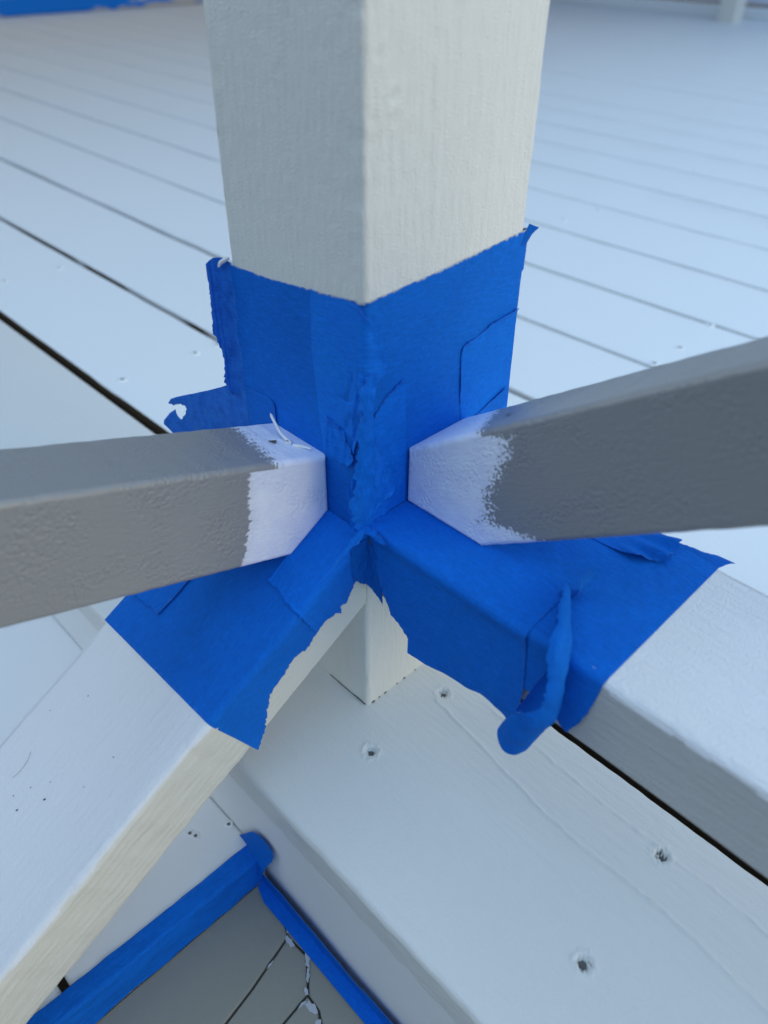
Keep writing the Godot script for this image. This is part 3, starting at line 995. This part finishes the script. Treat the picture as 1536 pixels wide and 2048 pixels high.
# ---------------------------------------------------------------- tape on the post
func build_post_tape() -> void:
	var fuzzy := func(u: float, v: float) -> Color:      # paint pulled over the tape's upper edge
		var c := plain_blue(u, v)
		var top := 224.2 + (0.098 * u if u < 0.0 else 0.066 * u)
		var e := top - v + 0.7 * nf.get_noise_2d(u * 5.0, v * 3.0) + 0.5 * nf.get_noise_2d(u * 22.0, v * 14.0) - 0.4
		if (u < -12.0 and u > -66.0) or (u > 26.0 and u < 62.0): e -= 0.5
		return PAINT if e < 0.0 else c
	var cell := func(p: Vector2) -> float: return 0.8 if p.y > 213.0 else near_fold(p)
	tape("masking_tape", [-82.8, 216.0, 0, -55.5, 217.4, 1, -29.5, 220.6, 1, 0.0, 224.2, 1, 17.7, 225.0, 1, 39.1, 226.2, 1, 62.2, 228.1, 1, 90.9, 230.2, 0, 104.0, 231.0, 0, 104.0, 122.0, 0, 4.0, 122.0, 0, 0.0, 118.0, 0, -4.0, 115.5, 0, -82.8, 115.0, 0], on_post,
		func(u: float, v: float) -> float: return 0.25 + 0.12 * nz.get_noise_2d(u * 2.0, v * 2.0) + (0.3 * maxf(0.0, nz.get_noise_2d(u * 3.0, v * 0.7)) if v < 190.0 else 0.0),
		"broad lowest layer of blue tape wrapped round both near faces of the corner post", {"rim": 0.0, "amp": 0.12, "col": fuzzy, "cell": cell, "turn": PI / 2})
	var torn := [-1.9, 222.7, 1.9, 217.4, 4.6, 211.1, 7.2, 203.9, 8.3, 199.0, 7.0, 193.9, 4.4, 191.9, 2.0, 183.5, 1.4, 176.3, -2.0, 170.9, -5.8, 158.4]
	tape("masking_tape", [-29.4, 221.2, 0, -24.5, 220.2, 0, -10.4, 222.9, 0, -5.5, 222.6, 0, -1.9, 221.6, 1, 1.9, 217.4, 1, 4.6, 211.1, 1, 7.2, 203.9, 1, 8.3, 199.0, 1, 7.0, 193.9, 1, 4.4, 191.9, 1, 3.3, 187.3, 1, 2.0, 183.5, 1, 1.4, 176.3, 1, -2.0, 170.9, 1, -4.5, 163.9, 1, -5.8, 158.4, 1, -9.6, 154.1, 0, -26.0, 150.0, 0, -30.8, 195.3, 0], on_post,
		func(u: float, v: float) -> float: return 0.55 + 0.24 * maxf(0.0, u + 1.0) * (1.0 + 0.35 * nf.get_noise_1d(v * 1.6)) + 0.5 * exp(-pow(near_run(Vector2(u, v), torn) / 1.2, 2.0)) + (1.0 * exp(-pow((u + 1.0) / 1.2, 2.0)) + 1.5 * nf.get_noise_2d(u * 3.5, v * 1.6) * smoothstep(-16.0, -4.0, u)) * smoothstep(205.0, 180.0, v),
		"blue tape strip folded over the post's near corner, right edge torn in a curve", {"tint": 1.28, "rim": 0.75, "turn": PI / 2, "cell": func(p: Vector2) -> float: return 1.0 if p.x > -12.0 else 3.0})
	var run2 := [-22.4, 169.0, -14.7, 167.6, -10.3, 162.4, -5.5, 155.6, -8.7, 150.8]
	tape("masking_tape", [-23.0, 169.0, 1, -19.1, 167.6, 1, -14.7, 167.6, 1, -11.7, 166.6, 1, -10.3, 162.4, 1, -7.6, 158.8, 1, -5.5, 155.6, 1, -8.7, 150.8, 1, -15.0, 149.2, 1, -24.0, 150.2, 0, -24.0, 156.4, 0], on_post,
		func(u: float, v: float) -> float: return 0.9 + 0.8 * nf.get_noise_2d(u * 3.0, v) + 1.4 * exp(-pow(near_run(Vector2(u, v), run2) / 1.5, 2.0)) * (0.7 + 0.6 * nf.get_noise_2d(u * 3.0, v * 3.0)),
		"small torn scrap of blue tape on the post's left face just above the left brace", {"rim": 0.6, "tint": 1.15, "cell": fine, "turn": PI / 2})
	var run3 := [20.2, 187.4, 16.1, 186.9, 10.0, 185.2, 4.7, 182.4, 3.3, 175.1]
	tape("masking_tape", [20.4, 187.8, 1, 16.1, 185.9, 1, 10.0, 182.2, 1, 5.6, 178.4, 1, 3.3, 175.1, 1, 2.7, 168.3, 1, 1.4, 161.3, 1, -0.8, 156.0, 1, -4.5, 152.0, 1, -8.5, 139.0, 1, -9.4, 132.0, 1, -8.6, 122.0, 0, -4.0, 117.5, 0, 9.9, 125.2, 0, 23.2, 125.6, 0, 22.6, 152.3, 0, 21.4, 177.1, 0], on_post,
		func(u: float, v: float) -> float: return 0.75 + 1.6 * exp(-pow(near_run(Vector2(u, v), run3) / 1.8, 2.0)) * (0.7 + 0.5 * nf.get_noise_1d(u * 3.0)) + 1.3 * maxf(0.0, nf.get_noise_2d(u * 2.2, v * 0.8)) * smoothstep(178.0, 160.0, v) + 0.9 * exp(-pow((u + 6.0) / 2.0, 2.0)),
		"upright blue tape strip low on the post's near corner, its top torn and pointed", {"rim": 0.6, "tint": 1.15, "turn": PI / 2, "cell": func(p: Vector2) -> float: return 1.0 if p.x < 8.0 or p.y > 174.0 else 3.0})
	var run4 := [4.4, 166.4, 11.0, 151.2, 15.8, 135.9, 11.9, 133.8, 7.4, 132.1, 2.3, 125.2]
	tape("masking_tape", [4.4, 166.4, 1, 7.2, 160.4, 1, 11.0, 151.2, 1, 15.8, 135.9, 1, 11.9, 133.8, 1, 7.4, 132.1, 1, 4.7, 129.4, 1, 2.3, 125.2, 1, -0.1, 123.1, 1, -4.0, 115.6, 1, -6.5, 112.7, 1, -8.9, 118.5, 1, -9.5, 132.0, 1, -9.7, 137.3, 1, -8.3, 142.0, 1, -5.4, 147.4, 1, -4.0, 154.4, 1, -0.3, 163.5, 1], on_post,
		func(u: float, v: float) -> float: return 1.15 + 0.8 * exp(-pow(near_run(Vector2(u, v), run4) / 1.3, 2.0)) + 1.5 * exp(-pow((u + 9.0) / 1.6, 2.0)) * smoothstep(128.0, 140.0, v) + 1.3 * nf.get_noise_2d(u * 2.6, v * 0.9),
		"leaf shaped torn piece of blue tape on the post's corner between the braces", {"rim": 0.7, "tint": 1.25, "cell": fine, "turn": PI / 2})
	var ridge := []
	var wide := [1.6, 4.2, 3.0, 5.6, 4.4, 6.6, 5.4, 8.4, 7.0, 5.2, 3.0]
	ridge.append_array([-3.0, 196.0, 0])
	for k in 60:
		var q := 10.0 * k / 59.01
		ridge.append_array([lerpf(wide[int(q)], wide[int(q) + 1], q - int(q)) + 1.1 * nf.get_noise_1d(k * 7.0) + 0.8 * nf.get_noise_1d(k * 21.0 + 300.0), 196.0 - 8.2 * q, 0])
	ridge.append_array([-3.0, 113.5, 0])
	tape("masking_tape", ridge, func(u: float, v: float) -> Vector3: return Vector3(1.9 - 0.045 * u * maxf(u, 0.0) + 0.7 * nf.get_noise_2d(u * 2.0, v * 1.6), v, u + 0.6 * nf.get_noise_2d(v * 2.0, u * 2.0 + 50.0)) * S,
		func(_u: float, _v: float) -> float: return 0.0, "loose crumpled fold of blue tape standing off the post's near corner, its edge ragged", {"rim": 0.8, "tint": 1.12, "cell": fine, "flip": true})
	tape("masking_tape", [91.0, 196.5, 1, 86.7, 195.5, 1, 73.9, 194.5, 1, 65.7, 191.1, 1, 58.0, 190.6, 1, 55.2, 188.7, 0, 54.6, 185.3, 0, 56.0, 167.0, 0, 58.6, 150.1, 0, 92.0, 146.0, 0], on_post,
		func(u: float, v: float) -> float: return 0.6 + 0.5 * exp(-pow((u - 55.5) / 0.8, 2.0)) + 0.9 * exp(-pow(near_run(Vector2(u, v), [91.0, 196.5, 73.9, 194.5, 58.0, 190.6]) / 1.0, 2.0)) + 0.25 * nz.get_noise_2d(u * 3.0, v * 3.0),
		"squarish blue tape patch with rounded corner beside the post's right far edge", {"tint": 1.1, "turn": PI / 2})
	tape("masking_tape", [66.5, 150.5, 1, 78.0, 154.8, 1, 88.6, 158.6, 0, 90.6, 150.2, 0, 84.0, 146.0, 0, 70.0, 146.0, 0], on_post,
		func(u: float, v: float) -> float: return 1.0 + 0.12 * maxf(0.0, v - 150.0), "narrow folded wedge of blue tape low on the post's right face above the right brace", {"turn": PI / 2})
	tape("masking_tape", [-83.0, 158.5, 0, -74.5, 160.0, 1, -63.2, 160.3, 1, -59.2, 159.4, 0, -58.6, 146.7, 0, -58.3, 130.0, 0, -83.0, 124.0, 0], on_post,
		func(u: float, v: float) -> float: return 0.6 + 0.6 * exp(-pow((u + 58.6) / 0.8, 2.0)) + 0.3 * exp(-pow(near_run(Vector2(u, v), [-83.0, 158.5, -59.2, 159.4]) / 0.8, 2.0)),
		"patch of blue tape low on the post's left face, behind the left brace", {"turn": PI / 2, "amp": 0.2})
	# loose ends that stand out from the post's left edge: u is the distance out from the edge, v the height
	var mottled_lit := func(u: float, v: float) -> Color:
		var k := 1.0 + 0.30 * nz.get_noise_2d(u * 6.0, v * 6.0) + 0.12 * nz.get_noise_2d(u * 22.0, v * 22.0)
		return Color(0.04 * k, 0.265 * k, minf(0.98, 1.0 * k))  # blue raised above the other tape: light through the flap put into colour
	var curl := func(u: float, v: float) -> Vector3:
		var p := Vector3(-POST_W, v, 0.25)
		var ang := 0.12
		var st := maxf(u, 0.0) / 12.0
		for k in 12:
			ang += st * (0.0 if st * k < 3.5 else 0.19)
			p += Vector3(-cos(ang), 0, sin(ang)) * st
		if u < 0.0: p.x -= u
		return p * S
	tape("masking_tape", [-1.0, 216.4, 0, 4.0, 217.6, 0, 8.5, 217.6, 0, 12.2, 215.5, 0, 12.6, 209.0, 1, 12.2, 199.0, 1, 12.8, 192.0, 1, 13.8, 184.0, 1, 11.6, 181.0, 1, 10.4, 176.0, 1, 9.4, 170.0, 1, 9.8, 164.0, 1, 10.6, 160.0, 1, 8.0, 152.0, 1, -1.0, 152.0, 0], curl, func(u: float, v: float) -> float: return 0.4 * nf.get_noise_2d(u * 1.5, v * 1.5) * smoothstep(0.0, 8.0, u),
		"curled loose flap of blue tape standing off the post's left edge, ragged down its side", {"flip": true, "mat": M.flap, "col": mottled_lit, "cell": func(_p: Vector2) -> float: return 1.6, "turn": PI / 2})
	var out := func(u: float, v: float) -> Vector3:
		var k := clampf(u / 76.0, -0.2, 1.4)
		return Vector3(-POST_W - u, v, 0.6 - 2.0 * k + 2.0 * k * k) * S
	tape("masking_tape", [-1.0, 158.0, 0, 10.0, 156.0, 0, 21.0, 149.4, 0, 35.3, 141.5, 0, 66.8, 125.4, 0, 73.5, 121.4, 0, 78.5, 116.4, 0, 76.9, 116.8, 1, 70.7, 118.8, 1, 64.1, 122.5, 1, 59.2, 122.7, 1, 58.6, 121.1, 1, 61.2, 116.9, 1, 66.7, 111.3, 1, 69.1, 111.9, 1, 70.7, 113.4, 1, 71.0, 115.8, 1, 78.4, 110.1, 1, 85.3, 102.8, 0, 86.1, 100.1, 0, 76.9, 97.2, 0, 60.0, 96.0, 0, -1.0, 118.0, 0], out,
		func(u: float, v: float) -> float: return 1.2 * nf.get_noise_2d(u * 0.5, v * 0.5) * smoothstep(0.0, 20.0, u),
		"loose tail of blue tape behind the left brace, with a torn notch at its end", {"flip": true, "mat": M.flap, "col": mottled_lit, "cell": func(_p: Vector2) -> float: return 2.0, "turn": PI / 2})
	tape("masking_tape", [-2.0, -6.0, 0, 0.4, 0.4, 0, 1.6, 2.4, 0, 7.4, -0.2, 0, 4.0, -2.4, 0, 1.0, -6.2, 0], func(u: float, v: float) -> Vector3: return Vector3(0.4 + 0.10 * u * u * 0.2, 230.0 + v, -POST_D - u) * S,
		func(_u: float, _v: float) -> float: return 0.0, "tiny loose tip of blue tape sticking out at the post's upper right", {"mat": M.flap, "cell": fine})

# ---------------------------------------------------------------- tape on the rails
func build_rail_tape() -> void:
	tape("masking_tape", [-85.8, 105.0, 0, 0.0, 103.4, 0, 40.9, 103.9, 1, 38.7, 99.2, 1, 35.1, 94.0, 1, 27.9, 87.4, 1, 19.9, 79.8, 1, 19.4, 75.0, 1, 19.2, 70.1, 1, 17.0, 60.7, 1, 19.6, 54.6, 1, 18.4, 47.5, 1, 17.1, 40.4, 1, 19.5, 33.9, 1, 23.1, 32.2, 1, 19.3, 30.5, 1, 21.4, 27.2, 1, 17.5, 19.8, 1, 14.0, 6.0, 0, 0.0, 0.4, 0, -85.8, 0.4, 0], on_stair_rail,
		func(u: float, v: float) -> float: return 0.3 + 0.2 * nz.get_noise_2d(u * 2.0, v * 2.0) + (0.05 * maxf(0.0, u - 8.0) * (0.5 + nf.get_noise_1d(v * 0.8)) if u > 0.0 else 0.0) + (0.6 * smoothstep(6.0, 0.0, 103.6 - v) * smoothstep(20.0, 40.0, u)),
		"broad blue tape covering the sloping left rail's upper end and torn along its front edge", {"amp": 0.55})
	tape("masking_tape", [-25.6, 0.5, 0, -25.3, 28.8, 0, -24.6, 42.2, 1, -16.5, 42.4, 1, -10.3, 44.3, 1, -4.1, 45.4, 1, 6.0, 45.7, 1, 16.5, 46.6, 1, 15.7, 41.9, 1, 15.5, 38.3, 1, 17.0, 34.3, 1, 18.5, 27.0, 1, 16.5, 19.7, 1, 9.5, 6.0, 0, 0.0, 0.5, 0], on_stair_rail,
		func(u: float, v: float) -> float: return 0.6 + 0.6 * exp(-pow((u + 25.3) / 0.8, 2.0)) + 0.7 * exp(-pow(near_run(Vector2(u, v), [-24.6, 42.2, -10.3, 44.3, 6.0, 45.7, 16.5, 46.6]) / 0.9, 2.0)) + 0.25 * nz.get_noise_2d(u * 3.0, v * 3.0),
		"second blue tape strip over the left rail's front half, next to the post", {"tint": 1.1})
	tape("masking_tape", [-84.5, 60.0, 0, -84.0, 84.0, 0, -81.7, 87.0, 1, -75.2, 86.7, 1, -67.6, 85.6, 1, -61.4, 86.2, 0, -60.7, 77.2, 0, -60.6, 50.0, 0], on_stair_rail,
		func(u: float, v: float) -> float: return 0.7 + 0.9 * exp(-pow((u + 61.0) / 0.9, 2.0)) + 0.7 * exp(-pow((v - 86.3) / 1.2, 2.0)),
		"short strip of blue tape on the left rail, running in under the left brace", {})
	# level rail
	tape("masking_tape", [-85.9, 0.4, 0, -85.9, 91.9, 0, -84.6, 119.3, 0, -1.3, 120.5, 0, 1.8, 120.2, 0, 5.5, 119.9, 1, 12.5, 118.9, 1, 24.4, 116.4, 1, 33.2, 112.5, 1, 31.6, 108.8, 1, 28.0, 104.7, 1, 25.4, 101.6, 1, 27.0, 94.0, 0, 28.0, 82.0, 0, 20.0, 74.0, 0, 0.0, 72.0, 0, -12.0, 70.0, 0, -12.0, 0.4, 0], on_rail,
		func(u: float, v: float) -> float: return 0.3 + 0.2 * nz.get_noise_2d(u * 2.0, v * 2.0) + (0.10 * maxf(0.0, u - 10.0) if u > 0.0 else 0.0),
		"broad blue tape across the level right rail's top, ending in a pointed flap", {"amp": 0.3})
	tape("masking_tape", [-62.1, 50.0, 0, -62.7, 77.2, 0, -62.9, 86.8, 0, -63.4, 94.0, 1, -68.3, 99.2, 1, -69.7, 103.8, 1, -75.2, 102.7, 1, -80.9, 102.5, 1, -85.0, 101.5, 1, -85.8, 91.4, 0, -85.8, 50.0, 0], on_rail,
		func(u: float, v: float) -> float:
			var k := smoothstep(76.0, 103.0, v)
			var q := atan2(u + 74.0, v - 62.0)
			return 0.7 + k * (2.0 + 1.7 * sin(q * 22.0 + 0.8) * k + 1.2 * smoothstep(-70.0, -63.0, u)),
		"puckered torn end of blue tape lifting off the right rail's top behind the right brace", {"cell": fine, "amp": 0.6})
	tape("masking_tape", [0.5, 84.0, 0, 0.5, 119.0, 0, 3.8, 119.8, 0, 7.0, 120.2, 0, 14.2, 121.4, 0, 12.4, 114.5, 1, 8.0, 110.5, 1, 5.2, 101.0, 1], func(u: float, v: float) -> Vector3: return Vector3(v, RAIL_TOP + 0.1 - 0.02 * u * u, -RAIL_W + 3.0 - u) * S,
		func(_u: float, _v: float) -> float: return 0.0, "small triangle of blue tape sticking out past the right rail's far edge", {"mat": M.flap, "cell": func(_p: Vector2) -> float: return 2.0})
	# the second layer, which hangs below the rail in front
	var hang := func(u: float, v: float) -> float:
		var k := maxf(0.0, u - 6.0)
		return 0.7 + 0.10 * k * (0.7 + 0.5 * nz.get_noise_1d(v * 1.3)) + 0.25 * nz.get_noise_2d(u * 2.0, v * 2.0) + 0.8 * exp(-pow((u - 3.0) / 3.0, 2.0)) + 0.5 * exp(-pow(near_run(Vector2(u, v), [-27.2, 1.0, -28.0, 46.6, -27.9, 67.1, -25.5, 83.6]) / 0.8, 2.0))
	tape("masking_tape", [-23.5, 0.5, 0, 1.0, 0.8, 0, 6.0, 3.0, 0, 11.0, 4.6, 1, 17.1, 7.2, 1, 25.6, 10.8, 1, 31.2, 13.8, 1, 35.3, 17.7, 1, 38.6, 19.2, 1, 39.7, 22.0, 1, 41.9, 26.5, 1, 46.1, 30.5, 1, 54.4, 30.8, 0, 52.9, 42.0, 0, 49.9, 57.3, 0, 46.7, 71.8, 0, 46.9, 78.3, 0, 48.1, 84.8, 0, 50.0, 92.0, 0, 25.0, 91.0, 0, 5.0, 88.0, 0, -24.5, 86.0, 0, -26.5, 83.6, 0, -27.9, 67.1, 0, -28.0, 46.6, 0, -27.2, 24.2, 0], on_rail, hang,
		"second strip of blue tape folded over the right rail's front edge and hanging below it", {"amp": 0.4})
	build_roll()
	# scraps that bridge the corner
	var hook := func(u: float, v: float) -> Vector3:       # u along the curl, v across it
		var a := u / 5.2
		return Vector3(85.0 + sin(a) * 5.2 + 1.0, RAIL_TOP + 1.6 + (1.0 - cos(a)) * 4.2, -25.0 - v - u * 0.35) * S
	tape("masking_tape", [-2.0, -1.0, 0, 4.0, -2.5, 0, 10.0, -2.0, 0, 14.0, 0.0, 1, 13.5, 4.0, 1, 14.2, 7.0, 1, 8.0, 6.0, 0, 3.0, 5.0, 0, -2.0, 4.0, 0], hook, func(_u: float, _v: float) -> float: return 0.0,
		"little curled hook of blue tape beside the rolled strip's top on the right rail", {"mat": M.flap, "cell": fine})
	var bridge := func(u: float, v: float) -> Vector3:      # across the inner corner, u from the left rail to the right one, v downwards
		var k := clampf(u, -14.0, 14.0)
		var b := 3.4 - 0.16 * absf(k)
		return Vector3(maxf(k, 0.0) * 0.75 + b * 0.6, 121.0 - v, maxf(-k, 0.0) * 0.75 + b * 0.6) * S
	tape("masking_tape", [-10.0, 4.0, 0, 0.0, 3.0, 0, 6.0, 6.0, 0, 11.0, 10.0, 0, 15.0, 20.0, 1, 20.0, 36.0, 1, 16.0, 38.4, 1, 10.0, 34.0, 1, 4.0, 30.5, 1, -4.0, 28.0, 1, -10.0, 24.0, 1, -13.0, 14.0, 0], bridge,
		func(u: float, v: float) -> float: return 0.5 * nf.get_noise_2d(u * 2.0, v * 2.0), "scrap of blue tape bridging the inner corner below the post, torn along its lower edge", {"flip": true, "mat": M.flap, "cell": fine})
	var star := func(u: float, v: float) -> Vector3:
		var y := 124.0 - 0.30 * maxf(0.0, v) + 0.02 * u * u * (0.0 if u < 0.0 else 1.0) - (0.55 * maxf(0.0, -u) if u < 0.0 else 0.0)
		return Vector3(maxf(u, 0.0) * 0.9 + 1.5 + v * 0.30, y + 0.5, maxf(-u, 0.0) + 1.8 + v * 0.25) * S
	tape("masking_tape", [-25.0, 3.0, 0, -15.0, -1.0, 1, -6.0, -3.0, 1, 2.0, -9.0, 1, 6.0, -4.0, 1, 8.0, 0.0, 1, 15.0, 9.0, 1, 13.0, 11.0, 1, 8.0, 8.0, 1, 4.0, 5.0, 1, -1.0, 5.5, 1, -4.0, 8.0, 1, -8.0, 4.0, 1, -16.0, 3.2, 1], star,
		func(u: float, v: float) -> float: return 0.8 + 0.9 * nf.get_noise_2d(u * 2.0, v * 2.0), "star shaped torn scrap of blue tape in the corner where both rails meet the post", {"flip": true, "rim": 0.7, "tint": 1.35, "mat": M.flap, "cell": fine, "amp": 0.7})

func build_roll() -> void:
	# the rolled-up end: a strip curling round an axis that leans from the rail's top to below it
	var cv := Curve3D.new()
	var way := [Vector3(84.5, 128.2, -24.0), Vector3(95.0, 130.2, -7.0), Vector3(101.0, 129.6, 3.0), Vector3(103.6, 121.0, 8.0), Vector3(102.0, 105.0, 11.0), Vector3(95.5, 79.5, 12.0)]
	for k in way.size():
		var tg: Vector3 = ((way[mini(k + 1, 5)] as Vector3) - (way[maxi(k - 1, 0)] as Vector3)) / 6.0
		cv.add_point(way[k], -tg, tg)
	var total := cv.get_baked_length()
	var roll := func(u: float, v: float) -> Vector3:       # u: 0..100 down the axis, v: angle round it, 0 facing right, 90 facing up and out
		var k := clampf(u / 100.0, 0.0, 1.0)
		var c := cv.sample_baked(total * k, true)
		var d := (cv.sample_baked(minf(total, total * k + 1.0), true) - cv.sample_baked(maxf(0.0, total * k - 1.0), true)).normalized()
		var up := Vector3(0.56, 0.61, 0.55)
		up = (up - d * up.dot(d)).normalized()
		var rt := up.cross(d)
		if rt.x < 0.0: rt = -rt
		var rads := [3.8, 4.2, 5.6, 6.2, 9.6, 8.6, 7.6, 7.6]
		var q := k * 6.0
		var r := lerpf(rads[int(q)], rads[int(q) + 1], q - int(q)) * (1.0 - 0.0009 * (v + 100.0)) + 0.9 * absf(nf.get_noise_2d(u * 0.9, v * 0.14)) + 0.14 * nf.get_noise_2d(u * 4.0, v * 0.3)
		var an := deg_to_rad(v)
		return (c + (rt * cos(an) + up * sin(an)) * r) * S
	var lst := [0.0, -80.0, 0, 50.0, -80.0, 0, 92.0, -100.0, 0, 97.0, 0.0, 0, 101.0, 90.0, 0, 98.0, 170.0, 0, 95.0, 228.0, 0]
	var free := [112.0, 104.0, 122.0, 114.0, 130.0, 104.0, 88.0, 138.0, 160.0, 186.0, 222.0]
	for k in 80:
		var u := 94.0 - 94.0 * k / 79.0
		var q := u / 10.0
		lst.append_array([u, lerpf(free[int(q)], free[int(q) + 1], q - int(q)) + 13.0 * nf.get_noise_1d(u * 7.0) + 8.0 * nf.get_noise_1d(u * 30.0), 0])
	tape("masking_tape", lst, roll,
		func(u: float, v: float) -> float: return 0.0, "rolled end of blue tape curling off the right rail's front, hanging like a tube", {"mat": M.flap, "tint": 1.3, "rim": 0.8, "cell": func(_p: Vector2) -> float: return 4.0})

# ---------------------------------------------------------------- tape on the floor
func build_floor_tape() -> void:
	var drop := func(u: float, v: float) -> Vector3:     # u < 0 on the tread, u > 0 down its end; v along the steps
		var f := fold(u, 1.6)
		return Vector3(-11.4 + f.x, TREAD + 0.6 + f.y, v) * S
	tape("masking_tape", [-10.5, 71.5, 0, -10.2, 120.0, 0, -10.8, 180.0, 0, -11.0, 330.0, 0, 23.0, 330.0, 0, 22.5, 180.0, 0, 22.8, 100.0, 0, 22.8, 71.5, 0], drop,
		func(u: float, v: float) -> float: return 0.5 + 0.9 * nz.get_noise_2d(u * 3.0, v * 1.5) + 0.5 * nf.get_noise_2d(u * 2.0, v * 1.4) * smoothstep(1.0, 6.0, absf(u)) + 0.03 * maxf(0.0, u), "long blue tape folded over the end of the white tread above the grey floor", {"flip": true, "cell": func(p: Vector2) -> float: return 1.2 if absf(p.x) < 4.0 else 4.0})
	tape("masking_tape", [-30.0, -79.0, 0, -22.0, -67.0, 0, -14.0, -55.0, 0, -8.0, -50.5, 0, -2.0, -49.6, 0, 3.0, -51.6, 0, 4.6, -56.0, 0, 2.6, -62.0, 1, 1.0, -67.0, 1, -3.0, -76.0, 0, -5.5, -86.0, 0, -12.0, -101.0, 0, -12.0, -79.0, 0], func(u: float, v: float) -> Vector3: return Vector3(u, v, EDGE + 0.5 + 0.0) * S,
		func(u: float, v: float) -> float: return 0.4 + 4.5 * smoothstep(-60.0, -100.0, v) * smoothstep(-30.0, -8.0, u), "rounded end of blue tape turned up against the riser in the floor's inner corner", {"cell": func(_p: Vector2) -> float: return 2.0})
	var skirt := func(u: float, v: float) -> Vector3:    # u from the riser down and out onto the floor
		var y := -86.5 - u
		var z := EDGE + 1.6 - 0.02 * u
		if y < LANDING + 1.0:
			z += (LANDING + 1.0 - y)
			y = LANDING + 1.0
		return Vector3(v, y, z) * S
	tape("masking_tape", [0.0, -8.0, 0, -0.6, 30.0, 0, 1.0, 60.0, 0, 0.5, 90.0, 0, -2.4, 102.0, 0, 0.0, 140.0, 0, 0.0, 420.0, 0, 23.0, 420.0, 0, 23.0, 0.0, 0, 20.0, -10.0, 0, 10.0, -12.0, 0], skirt,
		func(u: float, v: float) -> float: return 0.4 + 1.4 * exp(-u * u * 0.03) * (0.6 + 0.6 * nz.get_noise_1d(v * 1.2)) + 0.7 * nz.get_noise_2d(u * 1.5, v * 0.7) * smoothstep(20.0, 8.0, u), "long blue tape along the foot of the riser beside the grey floor", {"cell": func(_p: Vector2) -> float: return 3.0})

# ---------------------------------------------------------------- small things
func build_small_things() -> void:
	# a stray hair and crumbs on the stair rail
	var pts := []
	for k in 9:
		var a := -0.5 + k * 0.17
		pts.append(on_stair_rail(-68.0 + 9.0 * cos(a) - 4.0, 176.0 - 11.0 * sin(a) - 1.0) / S + slope_n * 0.7)
	var rr := []
	for k in 9: rr.append(0.07)
	tag(put("hair", tube(pts, rr, 5), M.hair), "fine dark hair lying on the white sloping rail's top", "hair")
	var rail := get_node("stair_rail")
	for e in [[-42.0, 174.0, 0.55], [-52.5, 176.0, 0.3], [-50.0, 186.0, 0.5], [-57.0, 184.0, 0.3], [-46.0, 168.0, 0.25], [-28.0, 141.0, 0.3], [-74.0, 150.0, 0.25], [-30.0, 158.0, 0.25], [-62.0, 133.0, 0.3]]:
		var b := SphereMesh.new()
		b.radius = e[2] * 0.75 * S; b.height = e[2] * S; b.radial_segments = 7; b.rings = 4
		var o := put("dark_fleck", b, M.hair, rail)
		o.position = on_stair_rail(e[0], e[1]) + slope_n * 0.2 * S
		o.scale = Vector3(1.0, 0.7, 1.6)
